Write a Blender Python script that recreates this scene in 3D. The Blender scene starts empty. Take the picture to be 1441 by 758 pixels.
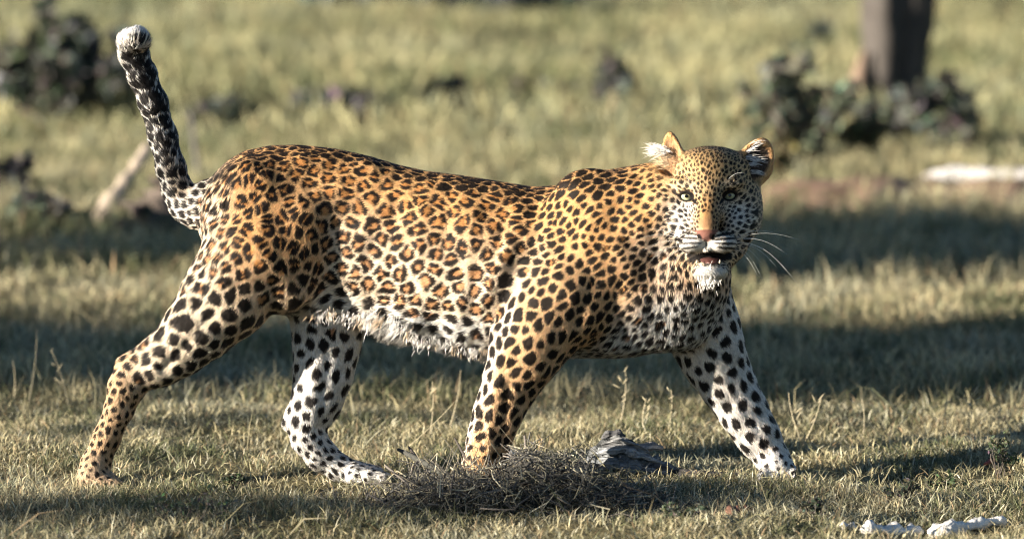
import bpy, bmesh, math, random, os
import numpy as np
from mathutils import Vector, Matrix, kdtree

# ------------------------------------------------------------------ camera, sky, sun, exposure
SC = bpy.context.scene
COL = SC.collection
K = 2.36 / 12 / 1441                     # tangent of one photo pixel
CAM = np.array([0.0, -12.0, 1.5])
PITCH = math.atan(1.5 / 12) - math.atan(301 * K)
cam = bpy.data.cameras.new('camera')
cam.sensor_width = 36.0
cam.lens = 36.0 / (1441 * K)
cam.clip_start, cam.clip_end = 0.1, 3000
cam.dof.use_dof = True
cam.dof.focus_distance = 11.93
cam.dof.aperture_fstop = 3.0
cam_ob = bpy.data.objects.new('camera', cam)
cam_ob.location = CAM
cam_ob.rotation_euler = (math.pi / 2 - PITCH, 0, 0)
COL.objects.link(cam_ob)
SC.camera = cam_ob

SUN_EL = math.radians(10.5)                # low golden sun
SUN_PHI = math.radians(63)               # to the left of the camera's own direction
sun_h = np.array([-math.sin(SUN_PHI), -math.cos(SUN_PHI)])          # horizontal, towards the sun
SUN = np.array([sun_h[0] * math.cos(SUN_EL), sun_h[1] * math.cos(SUN_EL), math.sin(SUN_EL)])
W = bpy.data.worlds.new('World')
SC.world = W
W.use_nodes = True
nt = W.node_tree
sky = nt.nodes.new('ShaderNodeTexSky')
sky.sky_type = 'NISHITA'
sky.sun_disc = False
sky.sun_elevation = SUN_EL
sky.sun_rotation = math.atan2(SUN[0], SUN[1])
sky.air_density = 0.75
sky.dust_density = 0.3
sky.ozone_density = 2.6
nt.nodes['Background'].inputs['Strength'].default_value = 0.05
nt.links.new(sky.outputs[0], nt.nodes['Background'].inputs['Color'])
sl = bpy.data.lights.new('sun', 'SUN')
sl.energy = 5.0
sl.angle = math.radians(0.53)
sl.color = (1.0, 0.90, 0.78)
sun_ob = bpy.data.objects.new('sun', sl)
sun_ob.location = (-20, -16, 10)
sun_ob.rotation_euler = Vector(SUN).to_track_quat('Z', 'Y').to_euler()
COL.objects.link(sun_ob)

SC.view_settings.view_transform = 'Standard'
SC.view_settings.look = 'None'
SC.view_settings.exposure = 1.72
SC.view_settings.gamma = 1.0
SC.cycles.use_denoising = True
SC.cycles.denoiser = 'OPENIMAGEDENOISE'
SC.cycles.denoising_input_passes = 'RGB_ALBEDO_NORMAL'
SC.cycles.denoising_prefilter = 'FAST'
SC.cycles.pixel_filter_type = 'BLACKMAN_HARRIS'
SC.cycles.filter_width = 1.1
SC.cycles.max_bounces = 6
SC.cycles.diffuse_bounces = 3
SC.cycles.transparent_max_bounces = 8

# ------------------------------------------------------------------ helpers
rng = np.random.default_rng(7)
FWD = np.array([0, math.cos(PITCH), -math.sin(PITCH)])
UPV = np.array([0, math.sin(PITCH), math.cos(PITCH)])
RGT = np.array([1.0, 0, 0])

def ray(px, py):
    return FWD + (px - 720.5) * K * RGT + (379 - py) * K * UPV

def at(px, py, y):
    d = ray(px, py)
    return CAM + d * ((y - CAM[1]) / d[1])

def ground(px, py, z=0.0):
    d = ray(px, py)
    return CAM + d * ((z - CAM[2]) / d[2])

def mpp(y):                              # metres per photo pixel at depth y
    return K * (y + 12)

def tag(o, label=None, cat=None, group=None, kind=None):
    for k, v in (('label', label), ('category', cat), ('group', group), ('kind', kind)):
        if v:
            o[k] = v
    return o

def link(name, data, parent=None):
    o = bpy.data.objects.new(name, data)
    COL.objects.link(o)
    if parent is not None:
        o.parent = parent
    return o

def empty(name, loc=(0, 0, 0)):
    o = link(name, None)
    o.empty_display_size = 0.1
    o.location = loc
    return o

def mesh_np(name, verts, faces_n, loops, smooth=True):
    """verts (n,3); faces_n: number of corners for every face; loops: flat vertex indices"""
    me = bpy.data.meshes.new(name)
    verts = np.ascontiguousarray(verts, dtype=np.float32)
    faces_n = np.asarray(faces_n, dtype=np.int32)
    loops = np.ascontiguousarray(loops, dtype=np.int32)
    me.vertices.add(len(verts)); me.vertices.foreach_set('co', verts.ravel())
    me.loops.add(len(loops)); me.loops.foreach_set('vertex_index', loops)
    me.polygons.add(len(faces_n))
    st = np.zeros(len(faces_n), np.int32); st[1:] = np.cumsum(faces_n)[:-1]
    me.polygons.foreach_set('loop_start', st)
    me.update(calc_edges=True)
    me.polygons.foreach_set('use_smooth', np.full(len(faces_n), smooth, dtype=bool))
    return me

def set_col(me, col, name='col'):
    a = me.attributes.new(name, 'FLOAT_COLOR', 'POINT')
    c = np.ones((len(col), 4), np.float32); c[:, :3] = col
    a.data.foreach_set('color', c.ravel())

def nmat(name):
    m = bpy.data.materials.new(name); m.use_nodes = True
    return m, m.node_tree, m.node_tree.nodes['Principled BSDF']

def attr_mat(name, attr='col', rough=0.7, spec=0.2, noise=0.25, nscale=40.0, transl=0.0, bump=0.0):
    """colour from an attribute, varied by procedural noise"""
    m, t, b = nmat(name)
    n, l = t.nodes, t.links
    a = n.new('ShaderNodeAttribute'); a.attribute_name = attr
    g = n.new('ShaderNodeTexCoord')
    z = n.new('ShaderNodeTexNoise'); z.inputs['Scale'].default_value = nscale; z.inputs['Detail'].default_value = 3
    l.new(g.outputs['Object'], z.inputs['Vector'])
    mr = n.new('ShaderNodeMapRange'); mr.inputs[3].default_value = 1 - noise; mr.inputs[4].default_value = 1 + noise
    l.new(z.outputs[0], mr.inputs[0])
    mu = n.new('ShaderNodeVectorMath'); mu.operation = 'SCALE'
    l.new(a.outputs['Color'], mu.inputs[0]); l.new(mr.outputs[0], mu.inputs['Scale'])
    l.new(mu.outputs[0], b.inputs['Base Color'])
    b.inputs['Roughness'].default_value = rough
    b.inputs['Specular IOR Level'].default_value = spec
    if transl:
        tr = n.new('ShaderNodeBsdfTranslucent'); l.new(mu.outputs[0], tr.inputs['Color'])
        mx = n.new('ShaderNodeMixShader'); mx.inputs[0].default_value = transl
        l.new(b.outputs[0], mx.inputs[1]); l.new(tr.outputs[0], mx.inputs[2])
        l.new(mx.outputs[0], n['Material Output'].inputs['Surface'])
    if bump:
        bp = n.new('ShaderNodeBump'); bp.inputs['Strength'].default_value = bump; bp.inputs['Distance'].default_value = 0.01
        l.new(z.outputs[0], bp.inputs['Height']); l.new(bp.outputs[0], b.inputs['Normal'])
    return m

def flat_mat(name, col, rough=0.6, spec=0.3, noise=0.2, nscale=30.0, bump=0.0, coat=0.0):
    m, t, b = nmat(name)
    n, l = t.nodes, t.links
    g = n.new('ShaderNodeTexCoord')
    z = n.new('ShaderNodeTexNoise'); z.inputs['Scale'].default_value = nscale; z.inputs['Detail'].default_value = 5
    l.new(g.outputs['Object'], z.inputs['Vector'])
    r = n.new('ShaderNodeValToRGB')
    r.color_ramp.elements[0].position = 0.3; r.color_ramp.elements[1].position = 0.7
    r.color_ramp.elements[0].color = tuple(np.array(col) * (1 - noise)) + (1,)
    r.color_ramp.elements[1].color = tuple(np.minimum(np.array(col) * (1 + noise), 1)) + (1,)
    l.new(z.outputs[0], r.inputs[0]); l.new(r.outputs[0], b.inputs['Base Color'])
    b.inputs['Roughness'].default_value = rough
    b.inputs['Specular IOR Level'].default_value = spec
    b.inputs['Coat Weight'].default_value = coat
    if bump:
        bp = n.new('ShaderNodeBump'); bp.inputs['Strength'].default_value = bump; bp.inputs['Distance'].default_value = 0.02
        l.new(z.outputs[0], bp.inputs['Height']); l.new(bp.outputs[0], b.inputs['Normal'])
    return m

_NW = [rng.normal(size=(10, 3)) for _ in range(4)]
_NW = [w / np.linalg.norm(w, axis=1)[:, None] for w in _NW]
_NP = [rng.uniform(0, 6.28, 10) for _ in range(4)]
def noise3(p, wl, ch=0):                 # smooth noise of wavelength wl, about -1..1
    return np.sin(p @ (_NW[ch].T * 6.283 / wl) * (0.7 + 0.06 * np.arange(10)) + _NP[ch]).sum(-1) / 3.2

def unit(v):
    return v / np.maximum(np.linalg.norm(v, axis=-1, keepdims=True), 1e-9)

def sstep(a, b, x):
    t = np.clip((x - a) / (b - a), 0, 1)
    return t * t * (3 - 2 * t)

def tube(pts, radii, sides=5, cap=True):
    """verts, quads of a tapered tube along pts"""
    pts = np.asarray(pts, float); n = len(pts)
    radii = np.broadcast_to(np.asarray(radii, float), (n,))
    tan = unit(np.gradient(pts, axis=0))
    ref = np.array([0.31, 0.22, 0.93]) if abs(tan[0][2]) < 0.8 else np.array([0.9, 0.3, 0.2])
    u = unit(np.cross(tan, ref)); v = np.cross(tan, u)
    a = np.arange(sides) * 2 * math.pi / sides
    V = pts[:, None] + radii[:, None, None] * (np.cos(a)[None, :, None] * u[:, None] + np.sin(a)[None, :, None] * v[:, None])
    V = V.reshape(-1, 3)
    F = []
    for i in range(n - 1):
        for j in range(sides):
            k = (j + 1) % sides
            F.append((i * sides + j, i * sides + k, (i + 1) * sides + k, (i + 1) * sides + j))
    if cap:
        F.append(tuple(range(sides - 1, -1, -1)))
        F.append(tuple(range((n - 1) * sides, n * sides)))
    return V, F

class MB:
    """collects shapes into one mesh"""
    def __init__(s): s.v, s.f, s.c, s.n = [], [], [], 0
    def add(s, V, F, col=(1, 1, 1)):
        V = np.asarray(V, float)
        s.v.append(V); s.c.append(np.broadcast_to(np.asarray(col, float), V.shape))
        s.f += [tuple(i + s.n for i in f) for f in F]; s.n += len(V)
    def mesh(s, name, smooth=True):
        me = mesh_np(name, np.concatenate(s.v), [len(f) for f in s.f], [i for f in s.f for i in f], smooth)
        set_col(me, np.concatenate(s.c)); return me
    def build(s, name, mat, parent=None, smooth=True):
        me = s.mesh(name, smooth); me.materials.append(mat)
        return link(name, me, parent)

# ------------------------------------------------------------------ the leopard
VOX = 0.0036
PX0 = K * 12
LO = np.array([-1.05, -0.36, -0.03]); HI = np.array([0.66, 0.30, 1.10])
DIM = np.ceil((HI - LO) / VOX).astype(int)
F = np.full(DIM, 0.2, np.float32)
GX, GY, GZ = [LO[i] + VOX * np.arange(DIM[i], dtype=np.float32) for i in range(3)]
PRIMS = []                               # (distance function, tag, flow)

def smin(a, b, k):
    h = np.maximum(k - np.abs(a - b), 0) / k
    return np.minimum(a, b) - h * h * k * 0.25

def stamp(fn, lo, hi, k, cut=False):
    lo = np.asarray(lo) - k - 2 * VOX; hi = np.asarray(hi) + k + 2 * VOX
    i0 = np.clip(((lo - LO) / VOX).astype(int), 0, DIM - 1); i1 = np.clip(((hi - LO) / VOX).astype(int) + 2, 1, DIM)
    s = tuple(slice(a, b) for a, b in zip(i0, i1))
    d = fn(GX[s[0]][:, None, None], GY[s[1]][None, :, None], GZ[s[2]][None, None, :])
    F[s] = -smin(-F[s], d, k) if cut else smin(F[s], d, k)

def rcone(a, b, ra, rb, sy=1.0):
    a = np.asarray(a, float); b = np.asarray(b, float)
    y0 = a[1]
    a2 = a.copy(); b2 = b.copy(); b2[1] = y0 + (b[1] - y0) / sy
    ab = b2 - a2; L2 = ab @ ab
    def fn(x, y, z):
        yy = (y - y0) / sy
        dx, dz = x - a2[0], z - a2[2]
        t = np.clip((dx * ab[0] + yy * ab[1] + dz * ab[2]) / L2, 0, 1)
        q = np.sqrt((dx - t * ab[0]) ** 2 + (yy - t * ab[1]) ** 2 + (dz - t * ab[2]) ** 2)
        return (q - (ra + t * (rb - ra))) * min(1.0, max(sy, 0.6))
    r = max(ra, rb) * max(1, sy)
    return fn, np.minimum(a, b) - r, np.maximum(a, b) + r

def ellip(c, r, M=None):
    c = np.asarray(c, float); r = np.asarray(r, float)
    M = np.eye(3) if M is None else np.asarray(M, float)      # rows are the local axes
    def fn(x, y, z):
        dx, dy, dz = x - c[0], y - c[1], z - c[2]
        q = [dx * M[i, 0] + dy * M[i, 1] + dz * M[i, 2] for i in range(3)]
        k0 = np.sqrt(sum((q[i] / r[i]) ** 2 for i in range(3))) + 1e-6
        k1 = np.sqrt(sum((q[i] / r[i] ** 2) ** 2 for i in range(3))) + 1e-6
        return k0 * (k0 - 1) / k1
    e = np.sqrt((M.T ** 2) @ (r ** 2))
    return fn, c - e, c + e

def add(prim, k, tagname, flow):
    fn, lo, hi = prim
    stamp(fn, lo, hi, k)
    PRIMS.append((fn, tagname, np.asarray(flow, float)))

def cut(prim, k):
    fn, lo, hi = prim
    stamp(fn, lo, hi, k, True)

# --- torso: outline stations in photo pixels (x, top, bottom, half width, centre depth)
ST = np.array([
    (282, 296, 322, .020, .050), (290, 266, 360, .062, .050), (304, 243, 400, .092, .050), (322, 226, 422, .112, .050),
    (345, 213, 434, .128, .048), (380, 206, 440, .136, .044), (420, 205, 442, .134, .040), (470, 210, 446, .122, .034),
    (520, 221, 458, .118, .028), (560, 233, 472, .130, .022), (600, 242, 482, .138, .016), (650, 248, 492, .145, .008),
    (700, 256, 500, .147, .000), (750, 264, 503, .144, -.008), (790, 262, 502, .138, -.014), (830, 251, 500, .128, -.020),
    (870, 246, 494, .120, -.026), (910, 250, 484, .110, -.030), (945, 268, 470, .092, -.034), (975, 300, 450, .068, -.038),
    (995, 345, 425, .035, -.040)])
top = np.array([at(s[0], s[1], s[4]) for s in ST]); bot = np.array([at(s[0], s[2], s[4]) for s in ST])
xf = np.linspace(top[0, 0], top[-1, 0], 600)
def fine(v, sm=9):
    y = np.interp(xf, top[:, 0], v)
    w = np.hanning(2 * sm + 1); w /= w.sum()
    return np.convolve(np.pad(y, sm, mode='edge'), w, 'valid')
fT, fB, fW, fC = fine(top[:, 2]), fine(bot[:, 2]), fine(ST[:, 3]), fine(ST[:, 4])
def torso(x, y, z):
    T, B, Wd, C = [np.interp(x, xf, v) for v in (fT, fB, fW, fC)]
    hz = np.maximum((T - B) / 2, .01); zc = (T + B) / 2
    dz, dy = np.abs(z - zc), np.abs(y - C)
    # ribcage: a little narrower towards the spine
    up = np.clip((z - zc) / hz, -1, 1)
    Wd = Wd * (1 - 0.10 * np.maximum(up, 0) ** 2)
    k0 = np.sqrt((dz / hz) ** 2 + (dy / Wd) ** 2) + 1e-6
    k1 = np.sqrt((dz / hz ** 2) ** 2 + (dy / Wd ** 2) ** 2) + 1e-6
    d = k0 * (k0 - 1) / k1
    ex = np.maximum(xf[0] - x, x - xf[-1])
    return np.maximum(d, ex)
add((torso, (top[0, 0], -.2, .2), (top[-1, 0], .22, .9)), .03, 'torso', (-1, 0, -.22))

def chain(pts, tagname, k, sy=1.0, flow=None):
    """pts: (px, py, depth, radius in px)"""
    W_ = [at(p[0], p[1], p[2]) for p in pts]
    for i in range(len(pts) - 1):
        f = W_[i + 1] - W_[i] if flow is None else flow
        add(rcone(W_[i], W_[i + 1], pts[i][3] * mpp(pts[i][2]), pts[i + 1][3] * mpp(pts[i + 1][2]), sy), k, tagname, unit(np.asarray(f, float)))

def blob(px, py, y, rx, rz, ry, tagname, flow, k=.03, rot=0.0):
    s = mpp(y)
    c_, s_ = math.cos(rot), math.sin(rot)
    add(ellip(at(px, py, y), (rx * s, ry, rz * s), [(c_, 0, s_), (0, 1, 0), (-s_, 0, c_)]), k, tagname, unit(np.asarray(flow, float)))

# near hind leg, stretched back
blob(372, 322, -.015, 80, 100, .095, 'thigh', (-.35, 0, -1), .035, math.radians(25))
blob(414, 360, -.062, 44, 84, .062, 'thigh', (-.45, 0, -.9), .035, math.radians(-18))
chain([(360, 360, -.035, 76), (318, 418, -.045, 60), (284, 458, -.05, 47), (254, 488, -.05, 38), (226, 508, -.05, 32), (198, 524, -.05, 27)], 'thigh', .02, .95)
chain([(186, 521, -.05, 22), (178, 545, -.05, 24), (168, 574, -.05, 19), (150, 616, -.05, 17.5), (136, 650, -.05, 19)], 'hock', .014, .95)
chain([(214, 494, -.05, 13), (188, 508, -.05, 11.5), (172, 512, -.05, 8.5)], 'hock', .014)
chain([(134, 654, -.05, 20), (130, 670, -.055, 19), (150, 679, -.075, 16)], 'paw', .012, 1.3, (.3, 0, -1))
for k_, dy in enumerate((-.034, -.012, .012, .034)):
    chain([(146, 679, -.07 + dy, 10), (166 - 3 * abs(k_ - 1), 682, -.075 + dy * 1.15, 8.5)], 'paw', .006, 1, (.3, 0, -1))
cut(ellip(at(474, 350, -.142), (13 * PX0, .040, 74 * PX0)), .035)     # hollow in front of the thigh
# far hind leg, coming forward
chain([(450, 380, .058, 60), (462, 440, .068, 52), (460, 484, .068, 45), (455, 525, .062, 39), (446, 562, .062, 33), (434, 594, .062, 27)], 'leg_in', .02, .9)
chain([(438, 560, .062, 17), (416, 582, .062, 12), (406, 596, .062, 9)], 'leg_in', .012, 1, (0, 0, -1))
chain([(430, 592, .062, 25), (434, 616, .062, 23), (452, 640, .062, 21), (476, 657, .058, 17), (505, 667, .052, 15)], 'leg_in', .014, 1.0)
chain([(500, 666, .052, 16), (526, 670, .045, 15)], 'paw', .01, 1.9)
for k_, dy in enumerate((-.035, -.012, .012, .034)):
    chain([(520, 670 + 2 * (k_ % 2), .045 + dy * 1.15, 10.5), (541 - 3 * abs(k_ - 1), 672, .041 + dy * 1.2, 8.5)], 'paw', .006)
# near foreleg, reaching back
blob(845, 345, -.105, 74, 110, .060, 'shoulder', (-.75, 0, -.66), .04, math.radians(18))
blob(800, 425, -.125, 62, 62, .060, 'shoulder', (-.5, 0, -.86), .04)
chain([(800, 420, -.12, 58), (760, 462, -.13, 54), (738, 500, -.135, 46), (718, 540, -.135, 36.5), (701, 580, -.135, 31), (689, 616, -.13, 28), (680, 648, -.13, 27)], 'leg', .022, .85)
chain([(708, 470, -.13, 16), (716, 500, -.13, 22)], 'leg', .02, 1)
chain([(680, 652, -.13, 29), (683, 680, -.14, 29), (700, 690, -.15, 24)], 'paw', .012, 1.1, (.3, 0, -1))
# far foreleg, striding forward
blob(960, 420, .045, 62, 70, .075, 'chest', (-.1, -.3, -1), .04)
chain([(972, 420, .045, 56), (990, 462, .05, 48), (1004, 500, .05, 42), (1024, 540, .05, 35.5), (1046, 578, .045, 31), (1066, 612, .04, 27), (1086, 642, .035, 23)], 'leg_in', .025, .9)
chain([(974, 490, .05, 22), (996, 520, .05, 26)], 'leg_in', .02, 1)
chain([(1086, 646, .035, 23), (1096, 662, .02, 23)], 'paw', .012, 1.3)
for k_, dx in enumerate((-20, -7, 7, 19)):
    chain([(1096 + dx * .8, 664, .0, 11.5), (1098 + dx * 1.15, 674, -.024, 10.5)], 'paw', .005)
# chest, neck
blob(925, 400, -.060, 62, 78, .085, 'chest', (-.25, -.2, -1), .045)
blob(880, 440, -.05, 74, 56, .085, 'chest', (-.6, 0, -.8), .045)
chain([(872, 318, -.055, 74), (925, 302, -.075, 64), (975, 292, -.09, 56)], 'neck', .05, .95, (-.85, 0, -.5))
chain([(985, 345, -.10, 44), (968, 395, -.085, 52), (955, 440, -.05, 50)], 'chest', .04, 1, (-.1, -.2, -1))

# tail
TAIL = [(300, 286, .055, 34), (280, 291, .065, 28), (263, 286, .07, 22), (250, 267, .07, 18), (241, 238, .07, 17), (229, 192, .07, 16.5),
        (216, 146, .062, 16.5), (200, 106, .055, 17), (189, 78, .045, 17), (185, 64, .03, 17)]
chain(TAIL, 'tail', .016)
chain([(186, 61, .025, 17), (192, 58, .0, 15)], 'tailtip', .01, 1, (.2, -.2, 1))

# head: centre, muzzle, jaw (depth -y is towards the camera)
NOSE = at(994, 328, -.30)
HF = (0, 0, 0)                           # flow computed from the nose
def hb(px, py, y, rx, rz, ry, k=.02, rot=0.0): blob(px, py, y, rx, rz, ry, 'head', (0, 1, 0), k, rot)
hb(1003, 269, -.095, 62, 56, .100)
hb(999, 240, -.125, 48, 32, .072)
hb(1001, 234, -.105, 57, 23, .075)
hb(955, 300, -.100, 24, 44, .070, .03, math.radians(8))
hb(1046, 302, -.105, 25, 42, .070, .03, math.radians(-8))
hb(967, 318, -.155, 22, 24, .050, .03)
hb(1030, 320, -.155, 22, 24, .050, .03)
hb(968, 259, -.172, 19, 9, .024, .02, math.radians(-10))
hb(1026, 258, -.172, 19, 9, .024, .02, math.radians(10))
for pp in ([(998, 252, -.165, 22), (996, 285, -.192, 20), (994, 316, -.238, 18)],):
    chain(pp, 'head', .025)
hb(994, 328, -.247, 16, 10.5, .024, .008)                      # nose pad
hb(975, 341, -.222, 22, 16, .046, .014)
hb(1014, 342, -.222, 23, 16, .046, .014)
hb(995, 351, -.236, 8, 7, .026, .008)
chain([(970, 348, -.12, 23), (992, 378, -.180, 15)], 'head', .02)
chain([(1030, 346, -.12, 20), (1008, 378, -.180, 15)], 'head', .02)
hb(1001, 380, -.196, 21, 11, .040, .015)
cut(ellip(at(1000, 362.5, -.235), (23 * mpp(-.2), .055, 6.8 * mpp(-.2))), .006)   # open mouth
for ex, ey, rt in ((966, 276, -10), (1027, 275, 10)):          # eye openings
    c_, s_ = math.cos(math.radians(rt)), math.sin(math.radians(rt))
    cut(ellip(at(ex, ey, -.205), (12 * mpp(-.2), .040, 8.3 * mpp(-.2)), [(c_, 0, s_), (0, 1, 0), (-s_, 0, c_)]), .004)
for ex, ey, sg in ((966, 276, 1), (1027, 275, -1)):            # upper and lower lids
    chain([(ex - sg * 12, ey - 2.5, -.168, 3.6), (ex - sg * 4, ey - 7.4, -.183, 3.6), (ex + sg * 5, ey - 5.6, -.185, 3.2), (ex + sg * 12, ey + 5, -.184, 2.8)], 'head', .004)
    chain([(ex - sg * 11, ey + 2, -.168, 2.6), (ex - sg * 2, ey + 10.4, -.178, 2.8), (ex + sg * 8, ey + 10.2, -.181, 2.6)], 'head', .004)
for nx in (985, 1004):                                          # nostrils
    cut(ellip(at(nx, 333, -.272), (.0075, .010, .0045)), .003)

# ears: cupped discs
def ear(px, py, y, n, upd, rw, rh, rt, hollow, tip):
    n = unit(np.array(n, float)); u = unit(np.array(upd, float) - n * np.dot(upd, n)); w = np.cross(u, n)
    M = np.array([w, n, u]); c = at(px, py, y); s = mpp(y)
    fn, lo, hi = ellip(c, (rw * s, rt, rh * s), M)
    def pointed(x, y, z, fn=fn):                          # narrows towards the tip
        k = np.clip(((x - c[0]) * u[0] + (y - c[1]) * u[1] + (z - c[2]) * u[2]) / (rh * s), -1, 1)
        wd = (x - c[0]) * w[0] + (y - c[1]) * w[1] + (z - c[2]) * w[2]
        e = wd * .30 * np.maximum(k + .1, 0) * tip
        return fn(x + w[0] * e, y + w[1] * e, z + w[2] * e)
    add((pointed, lo, hi), .014, 'ear', u)
    return c, M, s, n, hollow, rw, rh
EARS = [ear(946, 223, -.112, (-.66, -.74, .12), (-.30, .0, 1), 23, 37, .016, .014, 2.2),
        ear(1063, 229, -.098, (.20, -.97, .10), (.42, .1, .9), 27, 36, .016, .015, .8)]
for c, M, s, n, hol, rw, rh in EARS:
    cut(ellip(c + n * hol, (rw * .80 * s, .021, rh * .82 * s), M), .005)

# --- surface nets
def surface_nets(Fv):
    ins = Fv < 0
    cnt = np.zeros(np.array(Fv.shape) - 1, np.uint8)
    n = Fv.shape
    def sl(o): return tuple(slice(o[i], n[i] - 1 + o[i]) for i in range(3))
    cor = [(i, j, k) for i in (0, 1) for j in (0, 1) for k in (0, 1)]
    for o in cor: cnt += ins[sl(o)]
    cells = np.argwhere((cnt > 0) & (cnt < 8))
    vals = {o: Fv[cells[:, 0] + o[0], cells[:, 1] + o[1], cells[:, 2] + o[2]] for o in cor}
    acc = np.zeros((len(cells), 3)); num = np.zeros(len(cells))
    for o in cor:
        for ax in range(3):
            if o[ax]: continue
            o2 = list(o); o2[ax] = 1; o2 = tuple(o2)
            a, b = vals[o], vals[o2]
            m = (a < 0) != (b < 0)
            t = np.where(m, a / np.where(m, a - b, 1), 0)
            p = np.tile(np.array(o, float), (len(cells), 1)); p[:, ax] += t
            acc[m] += p[m]; num[m] += 1
    V = LO + VOX * (cells + acc / num[:, None])
    idx = np.full(cnt.shape, -1, np.int32)
    idx[cells[:, 0], cells[:, 1], cells[:, 2]] = np.arange(len(cells))
    Q = []
    for ax in range(3):
        u, v = (ax + 1) % 3, (ax + 2) % 3
        s0 = [slice(1, n[i] - 1) for i in range(3)]; s1 = list(s0)
        s0[ax] = slice(0, n[ax] - 1); s1[ax] = slice(1, n[ax])
        A, B = ins[tuple(s0)], ins[tuple(s1)]
        for flip, m in ((False, A & ~B), (True, ~A & B)):
            e = np.argwhere(m)
            off = np.array([1, 1, 1]); off[ax] = 0
            e = e + off
            def cell(du, dv):
                q = e.copy(); q[:, u] -= du; q[:, v] -= dv
                return idx[q[:, 0], q[:, 1], q[:, 2]]
            quad = np.stack([cell(1, 1), cell(0, 1), cell(0, 0), cell(1, 0)], 1)
            Q.append(quad[:, ::-1] if flip else quad)
    return V, np.concatenate(Q)

BV, BQ = surface_nets(F)
del F
# muscles, folds and bones under the skin: (x0, y0, x1, y1, width in px, height in m), on both flanks
RELIEF = ((806, 275, 842, 372, 18, .003), (772, 292, 706, 428, 18, -.005), (735, 300, 684, 420, 11, .004), (712, 320, 664, 440, 9, -.003), (770, 440, 752, 470, 22, .006), (838, 392, 812, 452, 12, -.006), (870, 340, 900, 420, 16, .006),
          (345, 228, 372, 250, 18, .006), (300, 262, 318, 350, 18, -.004), (352, 290, 330, 420, 16, -.003), (405, 300, 420, 420, 22, .003), (440, 420, 520, 462, 12, .003), (270, 420, 190, 505, 8, .005), (300, 440, 230, 520, 7, -.005),
          (222, 452, 186, 496, 6, -.004), (700, 540, 684, 640, 7, .004), (716, 540, 706, 640, 6, -.004), (690, 630, 702, 630, 9, .004), (1010, 520, 1070, 620, 6, .003), (1036, 560, 1084, 640, 5, -.003), (444, 480, 440, 600, 8, .004), (464, 500, 452, 600, 7, -.004),
          (560, 250, 548, 450, 12, -.003), (600, 260, 588, 460, 11, .003), (635, 262, 622, 470, 11, -.003), (668, 266, 650, 480, 11, .003), (520, 240, 508, 430, 14, .004), (900, 250, 930, 380, 12, -.005))
_t = BV - CAM; _d = _t @ FWD
_x, _y = 720.5 + (_t @ RGT) / _d / K, 379 - (_t @ UPV) / _d / K
_me = mesh_np('tmp', BV, np.full(len(BQ), 4), BQ.ravel()); _n = np.empty(len(BV) * 3, np.float32); _me.vertex_normals.foreach_get('vector', _n); _n = _n.reshape(-1, 3); bpy.data.meshes.remove(_me)
_h = .0022 * noise3(BV, .10, 3) + .0012 * noise3(BV, .05, 0)
for x0, y0, x1, y1, wd, am in RELIEF:
    L2 = (x1 - x0) ** 2 + (y1 - y0) ** 2
    t = np.clip(((_x - x0) * (x1 - x0) + (_y - y0) * (y1 - y0)) / L2, 0, 1)
    q = np.hypot(_x - x0 - t * (x1 - x0), _y - y0 - t * (y1 - y0)) / wd
    _h = _h + am * np.exp(-q * q)
_h *= sstep(.25, .6, np.abs(_n[:, 1])) * (1 - sstep(925, 950, _x) * (1 - sstep(400, 420, _y))) * (_y > 195)
BV = BV + _n * _h[:, None]
body_me = mesh_np('leopard', BV, np.full(len(BQ), 4), BQ.ravel())
BN = np.empty(len(BV) * 3, np.float32); body_me.vertex_normals.foreach_get('vector', BN); BN = BN.reshape(-1, 3).astype(float)

# --- what every surface point belongs to
TAGS = ['torso', 'thigh', 'hock', 'paw', 'leg', 'leg_in', 'shoulder', 'chest', 'neck', 'tail', 'tailtip', 'head', 'ear']
NV = len(BV)
TW = np.zeros((NV, len(TAGS))); FL = np.zeros((NV, 3))
D = np.stack([fn(BV[:, 0], BV[:, 1], BV[:, 2]) for fn, _, _ in PRIMS], 1)
Wt = np.exp(-(D - D.min(1, keepdims=True)) / .010)
for j, (_, tg, fl) in enumerate(PRIMS):
    w = Wt[:, j]; TW[:, TAGS.index(tg)] += w
    f = unit(BV - NOSE) if tg == 'head' else fl
    FL += w[:, None] * f
TW /= TW.sum(1, keepdims=True)
FL -= BN * (FL * BN).sum(1, keepdims=True); FL = unit(FL)
T_ = {t: TW[:, i] for i, t in enumerate(TAGS)}

# body coordinates in photo-like pixels (side view of the animal)
def bodyxy(p):
    t = p - CAM
    d = t @ FWD
    return 720.5 + (t @ RGT) / d / K, 379 - (t @ UPV) / d / K
bx, by = bodyxy(BV)
Tz, Bz = np.interp(BV[:, 0], xf, fT), np.interp(BV[:, 0], xf, fB)
hfrac = np.clip((BV[:, 2] - Bz) / np.maximum(Tz - Bz, .05), -.2, 1.2)      # 0 belly, 1 spine
PXM = mpp(0)

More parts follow.
